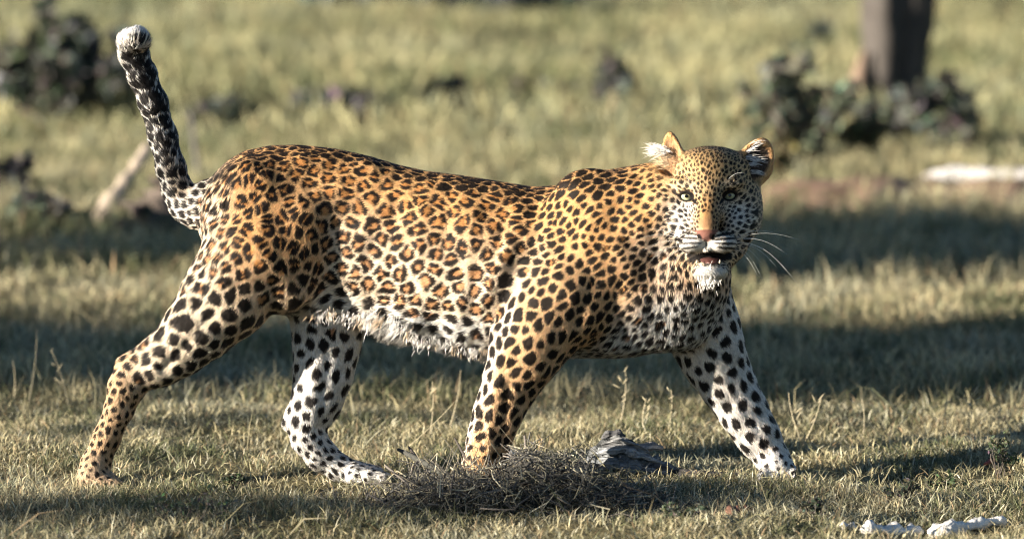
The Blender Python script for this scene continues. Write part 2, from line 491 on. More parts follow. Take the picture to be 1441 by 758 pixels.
SPEC = {  # spacing (px), blob radius / spacing, rosette (0 solid, 1 ring), stretch, fur length (m)
    'torso': (24.5, .45, 1, 1.0, .0072), 'thigh': (20.5, .44, .75, 1.1, .0075), 'hock': (13, .38, 0, 1.1, .007), 'paw': (11, .30, 0, 1.1, .006),
    'leg': (17.5, .44, 0, 1.3, .0065), 'leg_in': (21.5, .38, 0, 1.2, .008), 'shoulder': (12, .44, 0, 1.35, .006), 'chest': (14, .42, 0, 1.2, .009),
    'neck': (11, .42, 0, 1.3, .007), 'tail': (15, .45, 0, 1.0, .012), 'tailtip': (60, .1, 0, 1.0, .021), 'head': (5.6, .42, 0, 1.35, .005), 'ear': (9, .3, 0, 1, .006)}
par = sum(T_[t][:, None] * np.array(SPEC[t]) for t in TAGS)
sp, ratio, ros, stretch, flen = par.T.copy()
tz_t = T_['torso'] + T_['thigh']
# torso: smaller towards the rump and the shoulder, small solid marks along the spine
w = T_['torso'] * sstep(700, 770, bx); sp += w * (12 - 24.5); ros *= 1 - w; stretch += .35 * w
w = T_['torso'] * (1 - sstep(300, 345, bx)); sp += w * (16.5 - 24.5)
sw = np.clip(tz_t + T_['shoulder'] + T_['neck'] * .5, 0, 1) * sstep(.90, .97, hfrac) * (bx > 285) * (bx < 900)
sp = sp * (1 - sw) + 11.5 * sw; ros *= 1 - sw; stretch += .5 * sw; ratio += .10 * sw
bw = T_['torso'] * (1 - sstep(.10, .24, hfrac)); ros *= 1 - bw; ratio -= .04 * bw
w = T_['thigh'] * sstep(385, 430, by); ros *= 1 - w; sp += w * (26 - 20.5)
w = T_['thigh'] * sstep(470, 530, by); sp += w * (19 - 26)
w = T_['leg'] * sstep(560, 650, by); sp -= 3 * w
w = T_['leg_in'] * sstep(575, 625, by) * (bx < 600); sp += w * (12 - 21)
w = T_['head'] * sstep(300, 345, by) * (np.abs(bx - 1000) > 34); sp += 3 * w
w = T_['head'] * (np.abs(bx - 1000) > 40); sp += 2.0 * w
w = T_['tail'] * (1 - sstep(215, 262, by)); ratio += .06 * w
spm = sp * PXM

# --- base coat
TAN = np.array([.75, .42, .175]); CREAM = np.array([.86, .71, .52]); WHITE = np.array([.82, .78, .70])
ORANGE = np.array([.52, .215, .058]); BLACK = np.array([.013, .011, .010])
coat = np.tile(TAN, (NV, 1))
def mixc(c, col, w): return c * (1 - w[:, None]) + np.asarray(col) * w[:, None]
trunk = T_['torso'] + T_['thigh'] * .0
coat = mixc(coat, CREAM, T_['torso'] * (1 - sstep(.35, .88, hfrac)) * .9)
coat = mixc(coat, WHITE, T_['torso'] * (1 - sstep(.10, .27, hfrac + .04 * noise3(BV, .12))))
coat = mixc(coat, CREAM, T_['thigh'] * sstep(330, 440, by) * .65)
coat = mixc(coat, CREAM, (T_['thigh'] + T_['torso']) * (1 - sstep(285, 350, bx)) * .9)
far = np.sign(BV[:, 1] - np.interp(BV[:, 0], xf, fC))          # which flank
# legs: white on the inner side, tan outside
side = BN[:, 1] * np.where(BV[:, 1] > 0.0, 1, -1)               # +1 outer side, -1 inner
inner = 1 - sstep(-.45, .35, side)
lg = T_['leg'] + T_['leg_in'] + T_['paw'] + T_['hock'] * .5
coat = mixc(coat, WHITE, np.clip(T_['leg_in'] * np.maximum(inner, .9 * (BN[:, 1] < .3)) + (T_['leg'] + T_['hock'] + T_['paw']) * inner * .9, 0, 1))
coat = mixc(coat, WHITE, np.clip(T_['paw'] * 1.5, 0, 1) * ((bx > 850) | ((bx > 400) & (bx < 600))) * .95)
coat = mixc(coat, WHITE, T_['leg'] * sstep(.35, .9, -BN[:, 0]) * .75)  # left faces whitened: their bright sunlit edge put into the coat colour
coat = mixc(coat, np.array([.56, .43, .29]), np.clip(T_['hock'] * .6 + T_['paw'] * .8 * (bx < 300), 0, 1))
coat = mixc(coat, CREAM, T_['leg'] * .25)
ch = np.clip(T_['chest'] * (.35 + .65 * sstep(395, 440, by)) + T_['neck'] * sstep(300, 370, by) * .8, 0, 1)
coat = mixc(coat, WHITE, np.clip(ch * sstep(800, 915, bx + (by - 400) * .5) * 1.1, 0, 1))
coat = mixc(coat, WHITE, np.clip(T_['neck'] * sstep(915, 950, bx) * sstep(240, 300, by) * .7, 0, 1))
coat = mixc(coat, CREAM, T_['tail'] * .6)
coat = mixc(coat, WHITE, ((T_['tail'] + T_['tailtip']) > .5) * (1 - sstep(200, 260, by)) * .85)
coat = mixc(coat, WHITE, T_['tail'] * np.maximum(sstep(-.1, .6, -BN[:, 0]) * .9, 1 - sstep(100, 235, by) * .8))
coat = mixc(coat, np.array([.95, .93, .88]), ((T_['tail'] + T_['tailtip']) > .5) * (1 - sstep(44, 58, by + 9 * noise3(BV, .03, 1) + 60 * (BV[:, 0] - at(188, 60, 0)[0]))))
# head base colours, by place on the face
hw = T_['head']
lp = lambda cx, cy, rx, ry, rot=0.0: np.exp(-((((bx - cx) * math.cos(rot) + (by - cy) * math.sin(rot)) / rx) ** 2 + ((-(bx - cx) * math.sin(rot) + (by - cy) * math.cos(rot)) / ry) ** 2) ** 1.5)
front = (BN[:, 1] < .35) * 1.0
coat = mixc(coat, np.array([.72, .52, .28]), hw * .7)
for cx, cy, rx, ry, c, a in ((955, 312, 26, 34, WHITE, .85), (1046, 312, 26, 34, WHITE, .8), (976, 345, 26, 17, WHITE, .95), (1014, 345, 26, 17, WHITE, .95), (1001, 384, 30, 15, WHITE, 1),
                            (963, 294, 20, 9, WHITE, .8), (1028, 293, 20, 9, WHITE, .7), (968, 260, 13, 5, CREAM, .6), (1027, 259, 13, 5, CREAM, .6), (981, 270, 4, 9, CREAM, .5),
                            (995, 300, 19, 26, np.array([.54, .29, .11]), .9), (994, 315, 17, 10, np.array([.33, .18, .09]), .85), (998, 230, 36, 22, np.array([.68, .43, .19]), .8)):
    coat = mixc(coat, c, hw * front * lp(cx, cy, rx, ry) * a)

# --- spot centres: packed one beside the other with the local spacing
def pack(sel, spv, fl, st, seed):
    r = np.random.default_rng(seed)
    ids = np.nonzero(sel)[0]; P = BV[ids]; S = spv[ids]; A = fl[ids]; Sr = st[ids]
    q = np.full(len(ids), 1e6); jit = r.uniform(0, .10, len(ids)); out = []
    i = int(r.integers(len(ids)))
    for _ in range(6000):
        out.append(ids[i])
        d = P - P[i]
        near = (np.abs(d) < .16).all(1)
        dn = d[near]; par_ = dn @ A[i]
        dist = np.sqrt((dn * dn).sum(1) - par_ ** 2 * (1 - 1 / Sr[i] ** 2))
        q[near] = np.minimum(q[near], dist / (.5 * (S[near] + S[i])))
        c = np.where(q > .84, q + jit, 1e9)
        i = int(np.argmin(c))
        if c[i] > 1e8: break
    return np.array(out)

body_sel = (T_['head'] + T_['ear'] < .45) & (T_['tailtip'] < .6)
head_sel = (T_['head'] > .45)
sub = np.zeros(NV, bool); sub[rng.permutation(NV)[:int(NV * .45)]] = True
CB = pack(body_sel & sub, spm, FL, stretch, 3)
CH = pack(head_sel, spm, FL, stretch, 4)
r2 = np.random.default_rng(11)
CI = np.concatenate([CB, CH]); NC = len(CI)             # spot cells: centre, frame, size, ring limits, gaps
cP, cF, cN, cS, cA = BV[CI], FL[CI], BN[CI], spm[CI], np.maximum(stretch[CI], 1)
cG = np.cross(cN, cF)
ang = r2.normal(0, .30, NC)[:, None]; cF, cG = cF * np.cos(ang) + cG * np.sin(ang), cG * np.cos(ang) - cF * np.sin(ang)
cRos = r2.random(NC) < ros[CI]
strong = ros[CI] > .8
cLo = np.where(cRos, np.where(strong, r2.uniform(.26, .44, NC), r2.uniform(.08, .30, NC)), -1.0)
cHi = np.where(cRos, r2.uniform(.83, .91, NC), np.clip(ratio[CI] * 1.80, .3, .92) * r2.uniform(.86, 1.08, NC))
cK = np.where(cRos, np.where(strong, r2.choice([1, 2, 3, 3], NC), r2.choice([1, 2, 2], NC)), 0)
cPh = r2.uniform(0, 6.283, NC); cGap = r2.uniform(.70, 1.0, NC)
cS = cS * r2.uniform(.92, 1.08, NC)

def nearest(P, Q, k):
    kd = kdtree.KDTree(len(Q))
    for i, q in enumerate(Q): kd.insert(q, i)
    kd.balance()
    out = np.empty((len(P), k), np.int32)
    for i, p in enumerate(P): out[i] = [h[1] for h in kd.find_n(p, k)]
    return out
KC = nearest(BV, cP, 6)

# hand-placed face marks: (px, py, rx, ry, rotation, colour, strength)
BK = BLACK * 1.1
FACE = []
for ex, ey, rt, sg in ((966, 276, -10, 1), (1027, 275, 10, -1)):
    FACE += [(ex, ey, 12.0, 9.2, -rt, BK, 1), (ex + sg * 11.5, ey + 8, 4.5, 2.2, 50 * sg, BK, 1), (ex - sg * 13, ey - 2, 5, 2.0, 20 * sg, BK, .95)]
FACE += [(1000, 362, 25, 8.5, 0, BK, 1), (1024, 360, 5, 6, 10, BK, 1), (975, 362, 6, 9, 0, BK, .9)]
for r_, (dy, ln) in enumerate(((-9, 13), (-3, 16), (3.5, 16), (9.5, 12))):      # whisker rows
    FACE += [(974 - r_, 338 + dy + .2 * r_, ln, 1.7, 8 - 5 * r_, BK, .9), (1019 + r_, 339 + dy, ln + 2, 1.9, -9 + 5 * r_, BK, .95)]
FACE += [(950, 322, 3.5, 2.2, 60, BK, 1), (944, 306, 4, 2.4, 70, BK, 1), (940, 333, 5, 3, 60, BK, 1), (958, 338, 5, 2.6, 40, BK, 1), (1056, 318, 5, 3.4, -60, BK, 1), (1050, 336, 6, 3.4, -50, BK, 1), (1042, 326, 4, 2.5, -40, BK, 1), (1061, 300, 5, 3.5, -70, BK, 1)]
NOSEC = np.array([.17, .068, .052])

def coat_at(P, vid):
    """coat colour at surface points P whose nearest mesh vertex is vid"""
    c = coat[vid].copy()
    wob = noise3(P, .022, 0) * .5 + noise3(P, .011, 1) * .5
    Pw = P + np.stack([noise3(P, .030, 2), noise3(P, .030, 3), noise3(P, .030, 0)], 1) * (.0022 * np.minimum(spm[vid] / .05, 1))[:, None]
    J = KC[vid]
    d = Pw[:, None] - cP[J]
    u_ = (d * cF[J]).sum(2); v_ = (d * cG[J]).sum(2); w_ = (d * cN[J]).sum(2)
    dist = np.sqrt((u_ / cA[J]) ** 2 + v_ ** 2 + .5 * w_ ** 2) / cS[J]
    o_ = np.argsort(dist, 1)[:, :2]; R0 = np.arange(len(P))
    d1, d2 = dist[R0, o_[:, 0]], dist[R0, o_[:, 1]]
    jj = J[R0, o_[:, 0]]
    rel = d1 / np.maximum(.5 * (d1 + d2), 1e-6)
    rel = np.maximum(rel, d1 / .72)                       # a lone cell stays a spot
    th = np.arctan2(v_[R0, o_[:, 0]], u_[R0, o_[:, 0]])
    rel_n = rel + wob * .07
    gap = sstep(cGap[jj] - .10, cGap[jj] + .10, np.cos(cK[jj] * th + cPh[jj] + wob * .5)) * (cK[jj] > 0) * sstep(.18, .34, rel)
    ring = sstep(cLo[jj] - .09, cLo[jj] + .09, rel_n) * (1 - sstep(cHi[jj] - .09, cHi[jj] + .09, rel_n)) * (1 - gap)
    c = mixc(c, ORANGE, cRos[jj] * (1 - sstep(.55, .80, rel_n)) * .8)
    fx, fy = bodyxy(P)
    hd = T_['head'][vid]; fr = hd * (BN[vid][:, 1] < .4)
    # keep the generated dots off the bridge of the nose, the muzzle, the eyes and the chin
    clear = np.zeros(len(P))
    for cx, cy, rx, ry in ((994, 314, 10, 16), (994, 331, 20, 10), (979, 343, 21, 13), (1014, 343, 21, 13), (1001, 385, 24, 10), (966, 277, 13, 9), (1027, 276, 13, 9)):
        clear = np.maximum(clear, (((fx - cx) / rx) ** 2 + ((fy - cy) / ry) ** 2 < 1) * 1.0)
    blk = ring * (1 - clear * fr)
    blk *= 1 - .97 * np.clip(T_['ear'][vid] * 1.5, 0, 1)
    c = mixc(c, BLACK, blk * .985)
    f_ids = np.nonzero(fr > .3)[0]
    for cx, cy, rx, ry, rt, col, st_ in FACE:
        ca, sa = math.cos(math.radians(rt)), math.sin(math.radians(rt))
        x_, y_ = fx[f_ids] - cx, fy[f_ids] - cy
        q = ((x_ * ca + y_ * sa) / rx) ** 2 + ((-x_ * sa + y_ * ca) / ry) ** 2
        c[f_ids] = mixc(c[f_ids], col, (1 - sstep(.7, 1.3, q)) * st_)
    x_, y_ = np.abs(fx[f_ids] - 994), fy[f_ids] - 325          # the nose: wide on top, narrowing down
    c[f_ids] = mixc(c[f_ids], NOSEC, ((y_ > -1.5) & (y_ < 15) & (x_ < 17 - y_ * .95)) * .95)
    c[f_ids] = mixc(c[f_ids], BK, ((y_ >= 14) & (y_ < 27) & (x_ < 1.5)) * .9)
    for cx, sg in ((984.5, 1), (1003.5, -1)):               # nostrils
        x_, y_ = (fx[f_ids] - cx) * sg, fy[f_ids] - 333.5
        q = ((x_ * .86 - y_ * .5) / 2.6) ** 2 + ((x_ * .5 + y_ * .86) / 4.8) ** 2
        c[f_ids] = mixc(c[f_ids], BK, 1 - sstep(.7, 1.2, q))
    # ears: hollow painted sunlit orange on the left, dark on the right, with a pale rim, black patch on the back
    for c0, M, s, n, hol, rw, rh in EARS:
        e = np.nonzero(T_['ear'][vid] > .4)[0]
        q = (P[e] - c0) @ M.T
        rad = np.sqrt((q[:, 0] / (rw * s)) ** 2 + (q[:, 2] / (rh * s)) ** 2)
        own = (np.abs(q[:, 1]) < .05) & (rad < 1.25)
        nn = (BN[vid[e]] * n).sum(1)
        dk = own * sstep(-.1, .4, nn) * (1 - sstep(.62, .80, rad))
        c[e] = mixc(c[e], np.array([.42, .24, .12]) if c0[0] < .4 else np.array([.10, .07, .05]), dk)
        c[e] = mixc(c[e], BLACK, own * sstep(.2, .6, -nn) * (q[:, 2] > -.01) * .95)
    # tail: dark bands towards the end
    tl = np.clip(T_['tail'][vid] + T_['tailtip'][vid], 0, 1)
    bands = sstep(-.25, .1, np.sin(fy * .30 + wob * 3.0 + fx * .05)) * (1 - sstep(185, 250, fy)) * (fy > 52 + 5 * wob)
    c = mixc(c, BLACK, tl * bands * sstep(-.85, -.5, BN[vid][:, 0]) * .95)
    return c

VC = coat_at(BV, np.arange(NV))
set_col(body_me, VC * .9)
skin_mat = attr_mat('leopard_skin', 'col', .8, .1, .15, 90, 0, .2)
body_me.materials.append(skin_mat)
leopard = link('leopard', body_me)
tag(leopard, 'spotted leopard striding over dry grass, tail raised and face turned to the viewer', 'leopard')
# --- fur: strands rooted all over the skin, coloured by the coat at their root
FUR_N = 470000
def tri_sample(me, n, vw, seed):
    r = np.random.default_rng(seed)
    me.calc_loop_triangles()
    t = np.empty(len(me.loop_triangles) * 3, np.int32); me.loop_triangles.foreach_get('vertices', t); t = t.reshape(-1, 3)
    A, B, C = BV[t[:, 0]], BV[t[:, 1]], BV[t[:, 2]]
    ar = np.linalg.norm(np.cross(B - A, C - A), axis=1) * vw[t].mean(1)
    k = r.choice(len(t), n, p=ar / ar.sum())
    u, v = r.random(n), r.random(n); m = u + v > 1; u[m] = 1 - u[m]; v[m] = 1 - v[m]
    w0 = 1 - u - v
    T = t[k]
    P = BV[T[:, 0]] * w0[:, None] + BV[T[:, 1]] * u[:, None] + BV[T[:, 2]] * v[:, None]
    vid = T[np.arange(n), np.argmax(np.stack([w0, u, v], 1), 1)]
    Nn = unit(BN[T[:, 0]] * w0[:, None] + BN[T[:, 1]] * u[:, None] + BN[T[:, 2]] * v[:, None])
    return P, Nn, vid

hidden = np.zeros(NV)                                       # no fur inside the mouth, on the eyes, on the nose
for cx, cy, rx, ry in ((1001, 363, 22, 7.5), (966, 276, 12, 8), (1027, 275, 12, 8)):
    hidden = np.maximum(hidden, ((((bx - cx) / rx) ** 2 + ((by - cy) / ry) ** 2) < 1) * (T_['head'] > .3) * (BN[:, 1] < .6) * (BV[:, 1] < -.09))
nose_v = (T_['head'] > .3) * (BV[:, 1] < -.235) * (np.abs(bx - 994) < 17 - (by - 325) * .9) * (by > 324) * (by < 340)
dens = 1.0 + 1.6 * (T_['head'] + T_['ear']) + .5 * T_['paw'] + .3 * T_['tail']
dens *= np.where(BV[:, 1] > .08, .75, 1.0)
dens *= (1 - hidden) * (1 - nose_v)
P, Nn, vid = tri_sample(body_me, FUR_N, dens, 21)
r3 = np.random.default_rng(5)
N_ = len(P)
ln = flen[vid].copy()
fx, fy = bodyxy(P)
# longer hair on the belly, the flank fold, the back of the thigh, the chin; shorter on nose and muzzle
belly = T_['torso'][vid] * (1 - sstep(.05, .26, hfrac[vid]))
low = T_['torso'][vid] * (1 - sstep(-.02, .12, hfrac[vid])) * (Nn[:, 1] < .35) * sstep(500, 560, fx) * (1 - sstep(690, 730, fx))
ln += belly * .007 * sstep(400, 450, fx) + low * .026 * (.4 + .6 * r3.random(N_)) * (.5 + .5 * sstep(-.2, .6, noise3(P, .07, 2)))
ln += T_['torso'][vid] * np.exp(-((fx - 548) / 30) ** 2) * (1 - sstep(.1, .3, hfrac[vid])) * .020
ln += T_['thigh'][vid] * .010 * sstep(.2, .7, -Nn[:, 0])
ln += np.exp(-(((fx - 440) / 34) ** 2 + ((fy - 440) / 26) ** 2)) * .013 * (T_['torso'][vid] + T_['thigh'][vid])
ln += np.exp(-(((fx - 1000) / 30) ** 2 + ((fy - 392) / 12) ** 2)) * .012 * T_['head'][vid]
hd = T_['head'][vid]
ln -= hd * .0035 * np.exp(-(((fx - 995) / 30) ** 2 + ((fy - 322) / 40) ** 2))
ln += hd * .007 * sstep(36, 60, np.abs(fx - 1000)) * sstep(270, 320, fy)
ln += T_['chest'][vid] * .006
ln *= r3.uniform(.7, 1.2, N_)
flow = FL[vid] + r3.normal(size=(N_, 3)) * .08
# clumps: neighbouring strands lean the same way
cl = np.stack([noise3(P, .020, 1), noise3(P, .020, 2), noise3(P, .020, 3)], 1) * .16 + np.stack([noise3(P, .055, 2), noise3(P, .055, 3), noise3(P, .055, 0)], 1) * .16
flow = flow + cl * (1 + belly[:, None])
flow = flow + low[:, None] * np.array([-.2, 0, -1.6])
flow -= Nn * (flow * Nn).sum(1, keepdims=True); flow = unit(flow)
lift = .34 + .16 * r3.random(N_) + .25 * T_['tail'][vid] + .45 * T_['tailtip'][vid]
d0 = unit(flow + Nn * lift[:, None])
d1 = unit(flow + Nn * (lift * .35)[:, None] + np.array([0, 0, -.30]) * (.3 + belly[:, None] * .7 + low[:, None] * 2.2))
p1 = P + d0 * (ln * .45)[:, None]; p2 = p1 + d1 * (ln * .55)[:, None]
base = P - Nn * .0015
colr = coat_at(P, vid)
Ps = P - FL[vid] * (P * FL[vid]).sum(1, keepdims=True) * .8          # streaks that run with the hair
colr *= (r3.uniform(.76, 1.20, N_) * (1 + .16 * noise3(Ps, .007, 1) + .07 * noise3(Ps, .018, 2)))[:, None]
colr = np.clip(colr * (1 + .05 * r3.normal(size=(N_, 1)) * np.array([[1, .4, -.6]])), .004, .92)
rad = .00048 + .00022 * r3.random(N_)
rad *= np.where(hd > .5, .72, 1.0)
sn = unit(Nn * 1.0 + d0 * .25 + r3.normal(size=(N_, 3)) * .16)

def hair_object(name, pts, radii, col, nrm, mat, parent):
    """pts (n, k, 3), radii (n, k)"""
    n, k = pts.shape[:2]
    hc = bpy.data.hair_curves.new(name)
    hc.add_curves([k] * n)
    hc.position_data.foreach_set('vector', np.ascontiguousarray(pts, np.float32).ravel())
    a = hc.attributes.get('radius') or hc.attributes.new('radius', 'FLOAT', 'POINT')
    a.data.foreach_set('value', np.ascontiguousarray(radii, np.float32).ravel())
    a = hc.attributes.new('fcol', 'FLOAT_COLOR', 'CURVE')
    c = np.ones((n, 4), np.float32); c[:, :3] = col; a.data.foreach_set('color', c.ravel())
    a = hc.attributes.new('sn', 'FLOAT_VECTOR', 'CURVE')
    a.data.foreach_set('vector', np.ascontiguousarray(nrm, np.float32).ravel())
    hc.materials.append(mat)
    return link(name, hc, parent)

fur_mat, t_, b_ = nmat('leopard_fur')
n_, l_ = t_.nodes, t_.links
a_ = n_.new('ShaderNodeAttribute'); a_.attribute_name = 'fcol'
hi_ = n_.new('ShaderNodeHairInfo')
mr_ = n_.new('ShaderNodeMapRange'); mr_.inputs[3].default_value = .86; mr_.inputs[4].default_value = 1.12
l_.new(hi_.outputs['Intercept'], mr_.inputs[0])
sc_ = n_.new('ShaderNodeVectorMath'); sc_.operation = 'SCALE'
l_.new(a_.outputs['Color'], sc_.inputs[0]); l_.new(mr_.outputs[0], sc_.inputs['Scale'])
l_.new(sc_.outputs[0], b_.inputs['Base Color'])
s_ = n_.new('ShaderNodeAttribute'); s_.attribute_name = 'sn'
vt_ = n_.new('ShaderNodeVectorTransform'); vt_.vector_type = 'NORMAL'; vt_.convert_from = 'OBJECT'; vt_.convert_to = 'WORLD'
l_.new(s_.outputs['Vector'], vt_.inputs[0]); l_.new(vt_.outputs[0], b_.inputs['Normal'])
b_.inputs['Roughness'].default_value = .5
b_.inputs['Specular IOR Level'].default_value = .10

pts = np.stack([base, p1, p2], 1); radii = np.stack([rad, rad * .85, rad * .12], 1)
ex_p, ex_r, ex_c, ex_n = [], [], [], []
def tuft(p, d, n, length, spread, col, rad_=.0006, wid=.01, droop=.3, seed=0):
    r = np.random.default_rng(seed)
    p = np.asarray(p) + r.normal(size=(n, 3)) * wid
    dd = unit(np.asarray(d, float) + r.normal(size=(n, 3)) * spread)
    L = length * r.uniform(.5, 1.15, n)[:, None]
    q1 = p + dd * L * .5; q2 = q1 + unit(dd + np.array([0, 0, -droop])) * L * .5
    ex_p.append(np.stack([p, q1, q2], 1)); ex_r.append(np.tile([rad_, rad_ * .8, rad_ * .1], (n, 1)))
    ex_c.append(np.tile(col, (n, 1)) * r.uniform(.75, 1.1, n)[:, None]); ex_n.append(unit(dd * .3 + np.array([-.4, -.7, .4])))
WT = np.array([.84, .80, .72])
tuft(at(935, 212, -.120), (-1, -.15, .20), 110, .042, .22, WT, .0005, .006, .15, 1)       # white hair of the ear turned away
tuft(at(938, 226, -.128), (-.9, -.3, .3), 90, .024, .3, np.array([.74, .55, .34]), .0005, .010, .1, 2)
for k_, (ax, ay, tx, ty) in enumerate(((1050, 222, .9, .25), (1052, 232, .95, .1), (1052, 213, .8, .5), (1056, 242, .9, 0), (1060, 205, .7, .4), (1058, 226, .9, .2))):
    tuft(at(ax, ay, -.108), (tx, -.30, ty), 13, .034, .14, WT, .00048, .0028, .3, 10 + k_)
for k_ in range(30):                                       # ragged white fringe under the belly, longest at the flank fold
    px_ = 436 + k_ * 8.6 + r3.uniform(-4, 4); zb = np.interp(at(px_, 480, -.03)[0], xf, fB); big = math.exp(-((px_ - 545) / 30) ** 2)
    tuft(np.array([at(px_, 480, -.03)[0], -.072 + .025 * r3.normal(), zb + .014 + .022 * big + .006 * r3.normal()]), (-.35 + .3 * r3.normal(), -.25, -1), int(18 + 22 * big), (.015 + .016 * big), .30, WT if k_ % 4 else np.array([.70, .52, .33]), .0005, .008, .35, 40 + k_)
tuft(at(998, 388, -.215), (0, -.35, -1), 300, .013, .3, WT, .0005, .012, .2, 120)           # chin
pts = np.concatenate([pts] + ex_p); radii = np.concatenate([radii] + ex_r)
colr = np.concatenate([colr] + ex_c); sn = np.concatenate([sn] + ex_n)
fur = hair_object('fur', pts, radii, colr, sn, fur_mat, leopard)
fur['kind'] = 'stuff'

# --- eyes, nose, mouth, whiskers, claws
def uvsphere(c, r, nu=20, nv=12, M=None, vmax=math.pi):
    V, Fc = [], []
    M = np.eye(3) if M is None else np.asarray(M)
    for i in range(nv + 1):
        th = vmax * i / nv
        for j in range(nu):
            ph = 2 * math.pi * j / nu
            q = np.array([math.sin(th) * math.cos(ph), math.sin(th) * math.sin(ph), math.cos(th)]) * r
            V.append(np.asarray(c) + M @ q)
    for i in range(nv):
        for j in range(nu):
            k = (j + 1) % nu
            Fc.append((i * nu + j, (i + 1) * nu + j, (i + 1) * nu + k, i * nu + k))
    return np.array(V), Fc

def frame_to(d):
    d = unit(np.asarray(d, float)); u = unit(np.cross([0, 0, 1.0], d)); v = np.cross(d, u)
    return np.stack([u, v, d], 1)

eye_m = flat_mat('eye_rim', (.02, .016, .013), .15, .5, .1)
pup_m = flat_mat('eye_pupil', (.004, .004, .004), .05, .6, .1)
iris_m, t_, b_ = nmat('eye_iris')                         # pale green iris, darker towards the pupil's edge
n_, l_ = t_.nodes, t_.links
at_ = n_.new('ShaderNodeAttribute'); at_.attribute_name = 'col'
nz_ = n_.new('ShaderNodeTexNoise'); nz_.inputs['Scale'].default_value = 500
mx_ = n_.new('ShaderNodeMix'); mx_.data_type = 'RGBA'; mx_.blend_type = 'OVERLAY'; mx_.inputs[0].default_value = .4
l_.new(at_.outputs['Color'], mx_.inputs[6]); l_.new(nz_.outputs[0], mx_.inputs[7]); l_.new(mx_.outputs[2], b_.inputs['Base Color'])
b_.inputs['Roughness'].default_value = .08; b_.inputs['Specular IOR Level'].default_value = .6
for ex, ey in ((966, 276), (1027, 275)):
    c = at(ex, ey, -.1645); d = unit(CAM + np.array([0, 0, 0.0]) - c); M = frame_to(d)
    V, Fc = uvsphere(c, .0168, 24, 16)
    m = MB(); m.add(V, Fc); eye = m.build('eye', eye_m, leopard)
    V, Fc = uvsphere(c, .0174, 28, 10, M, math.radians(50))
    th = np.degrees(np.arccos(np.clip((V - c) @ d / .0174, -1, 1)))
    t = sstep(9, 44, th)[:, None]
    colv = np.array([.46, .43, .23]) * (1 - t) + np.array([.30, .34, .23]) * t
    colv *= (1 - .75 * sstep(41, 50, th))[:, None]
    m = MB(); m.v.append(V); m.c.append(colv); m.f = Fc; m.n = len(V); m.build('iris', iris_m, eye)
    V, Fc = uvsphere(c, .0180, 18, 4, M, math.radians(13))
    m = MB(); m.add(V, Fc); m.build('pupil', pup_m, eye)

mouth_m = flat_mat('mouth_lining', (.10, .042, .036), .4, .5, .3, 120, .3)
V, Fc = uvsphere((0, 0, 0), 1, 18, 10)
V = V * np.array([.026, 0.050, .0060]); V[:, 2] += -.004 * (V[:, 1] < -.03)
m = MB(); m.add(V + at(1000, 365.0, -.178), Fc); m.build('tongue', mouth_m, leopard)
tooth_m = flat_mat('tooth_enamel', (.48, .42, .30), .3, .5, .12, 200)
for px_, py_, h_, up in ((981, 370, .008, 1), (1013, 370, .0085, 1)):
    p0 = at(px_, py_, -.222)
    V, Fc = tube([p0, p0 + np.array([0, -.003, up * h_ * .6]), p0 + np.array([0, -.001, up * h_])], [.0030, .0021, .0005], 7)
    m = MB(); m.add(V, Fc); m.build('tooth', tooth_m, leopard)

whisk_m = flat_mat('whisker_hair', (.80, .78, .72), .35, .4, .05)
def whisker(a, b, sag, name='whisker', r=.00046):
    a, b = np.asarray(a), np.asarray(b)
    t = np.linspace(0, 1, 9)[:, None]
    p = a + (b - a) * t; p[:, 2] += sag * np.sin(t[:, 0] * math.pi)
    V, Fc = tube(p, np.linspace(r, r * .25, 9), 4)
    m = MB(); m.add(V, Fc); m.build(name, whisk_m, leopard)
for sx, sy, tx, ty, y1, sg in ((1036, 334, 1124, 337, -.20, .012), (1037, 335, 1100, 353, -.18, .012), (1036, 338, 1108, 358, -.21, .016), (1037, 341, 1122, 399, -.16, .026), (1035, 344, 1094, 377, -.20, .018),
                               (1034, 347, 1076, 400, -.17, .020), (1033, 349, 1066, 387, -.22, .012), (1036, 340, 1113, 388, -.22, .022), (1032, 346, 1073, 372, -.15, .014), (1038, 332, 1090, 327, -.16, .008)):
    whisker(at(sx, sy, -.225), at(tx, ty, y1), sg)
for sx, sy, tx, ty, y1, sg in ((962, 338, 905, 334, -.21, .010), (961, 342, 906, 352, -.23, .012), (962, 346, 916, 366, -.23, .010), (963, 349, 926, 378, -.22, .008), (960, 336, 915, 322, -.20, .006), (964, 351, 940, 384, -.22, .006)):
    whisker(at(sx, sy, -.225), at(tx, ty, y1), sg)
whisker(at(1022, 255, -.195), at(1048, 244, -.205), .008, r=.00045)
whisker(at(972, 258, -.195), at(948, 236, -.215), .008)
# ------------------------------------------------------------------ ground and grass
def gh(x, y):                            # gentle unevenness of the ground
    x, y = np.asarray(x, float), np.asarray(y, float)
    a = .010 * np.sin(x * 5.1 + 1.3 * np.sin(y * 3.3)) + .008 * np.sin(y * 7.3 + x * 2.9 + 1) + .005 * np.sin(x * 13 + y * 9)
    b = .035 * np.sin(x * .7 + y * .45 + .5) * sstep(3, 8, y) + .10 * np.sin(x * .21 + 1.1) * np.sin(y * .17) * sstep(12, 26, y)
    return a + b

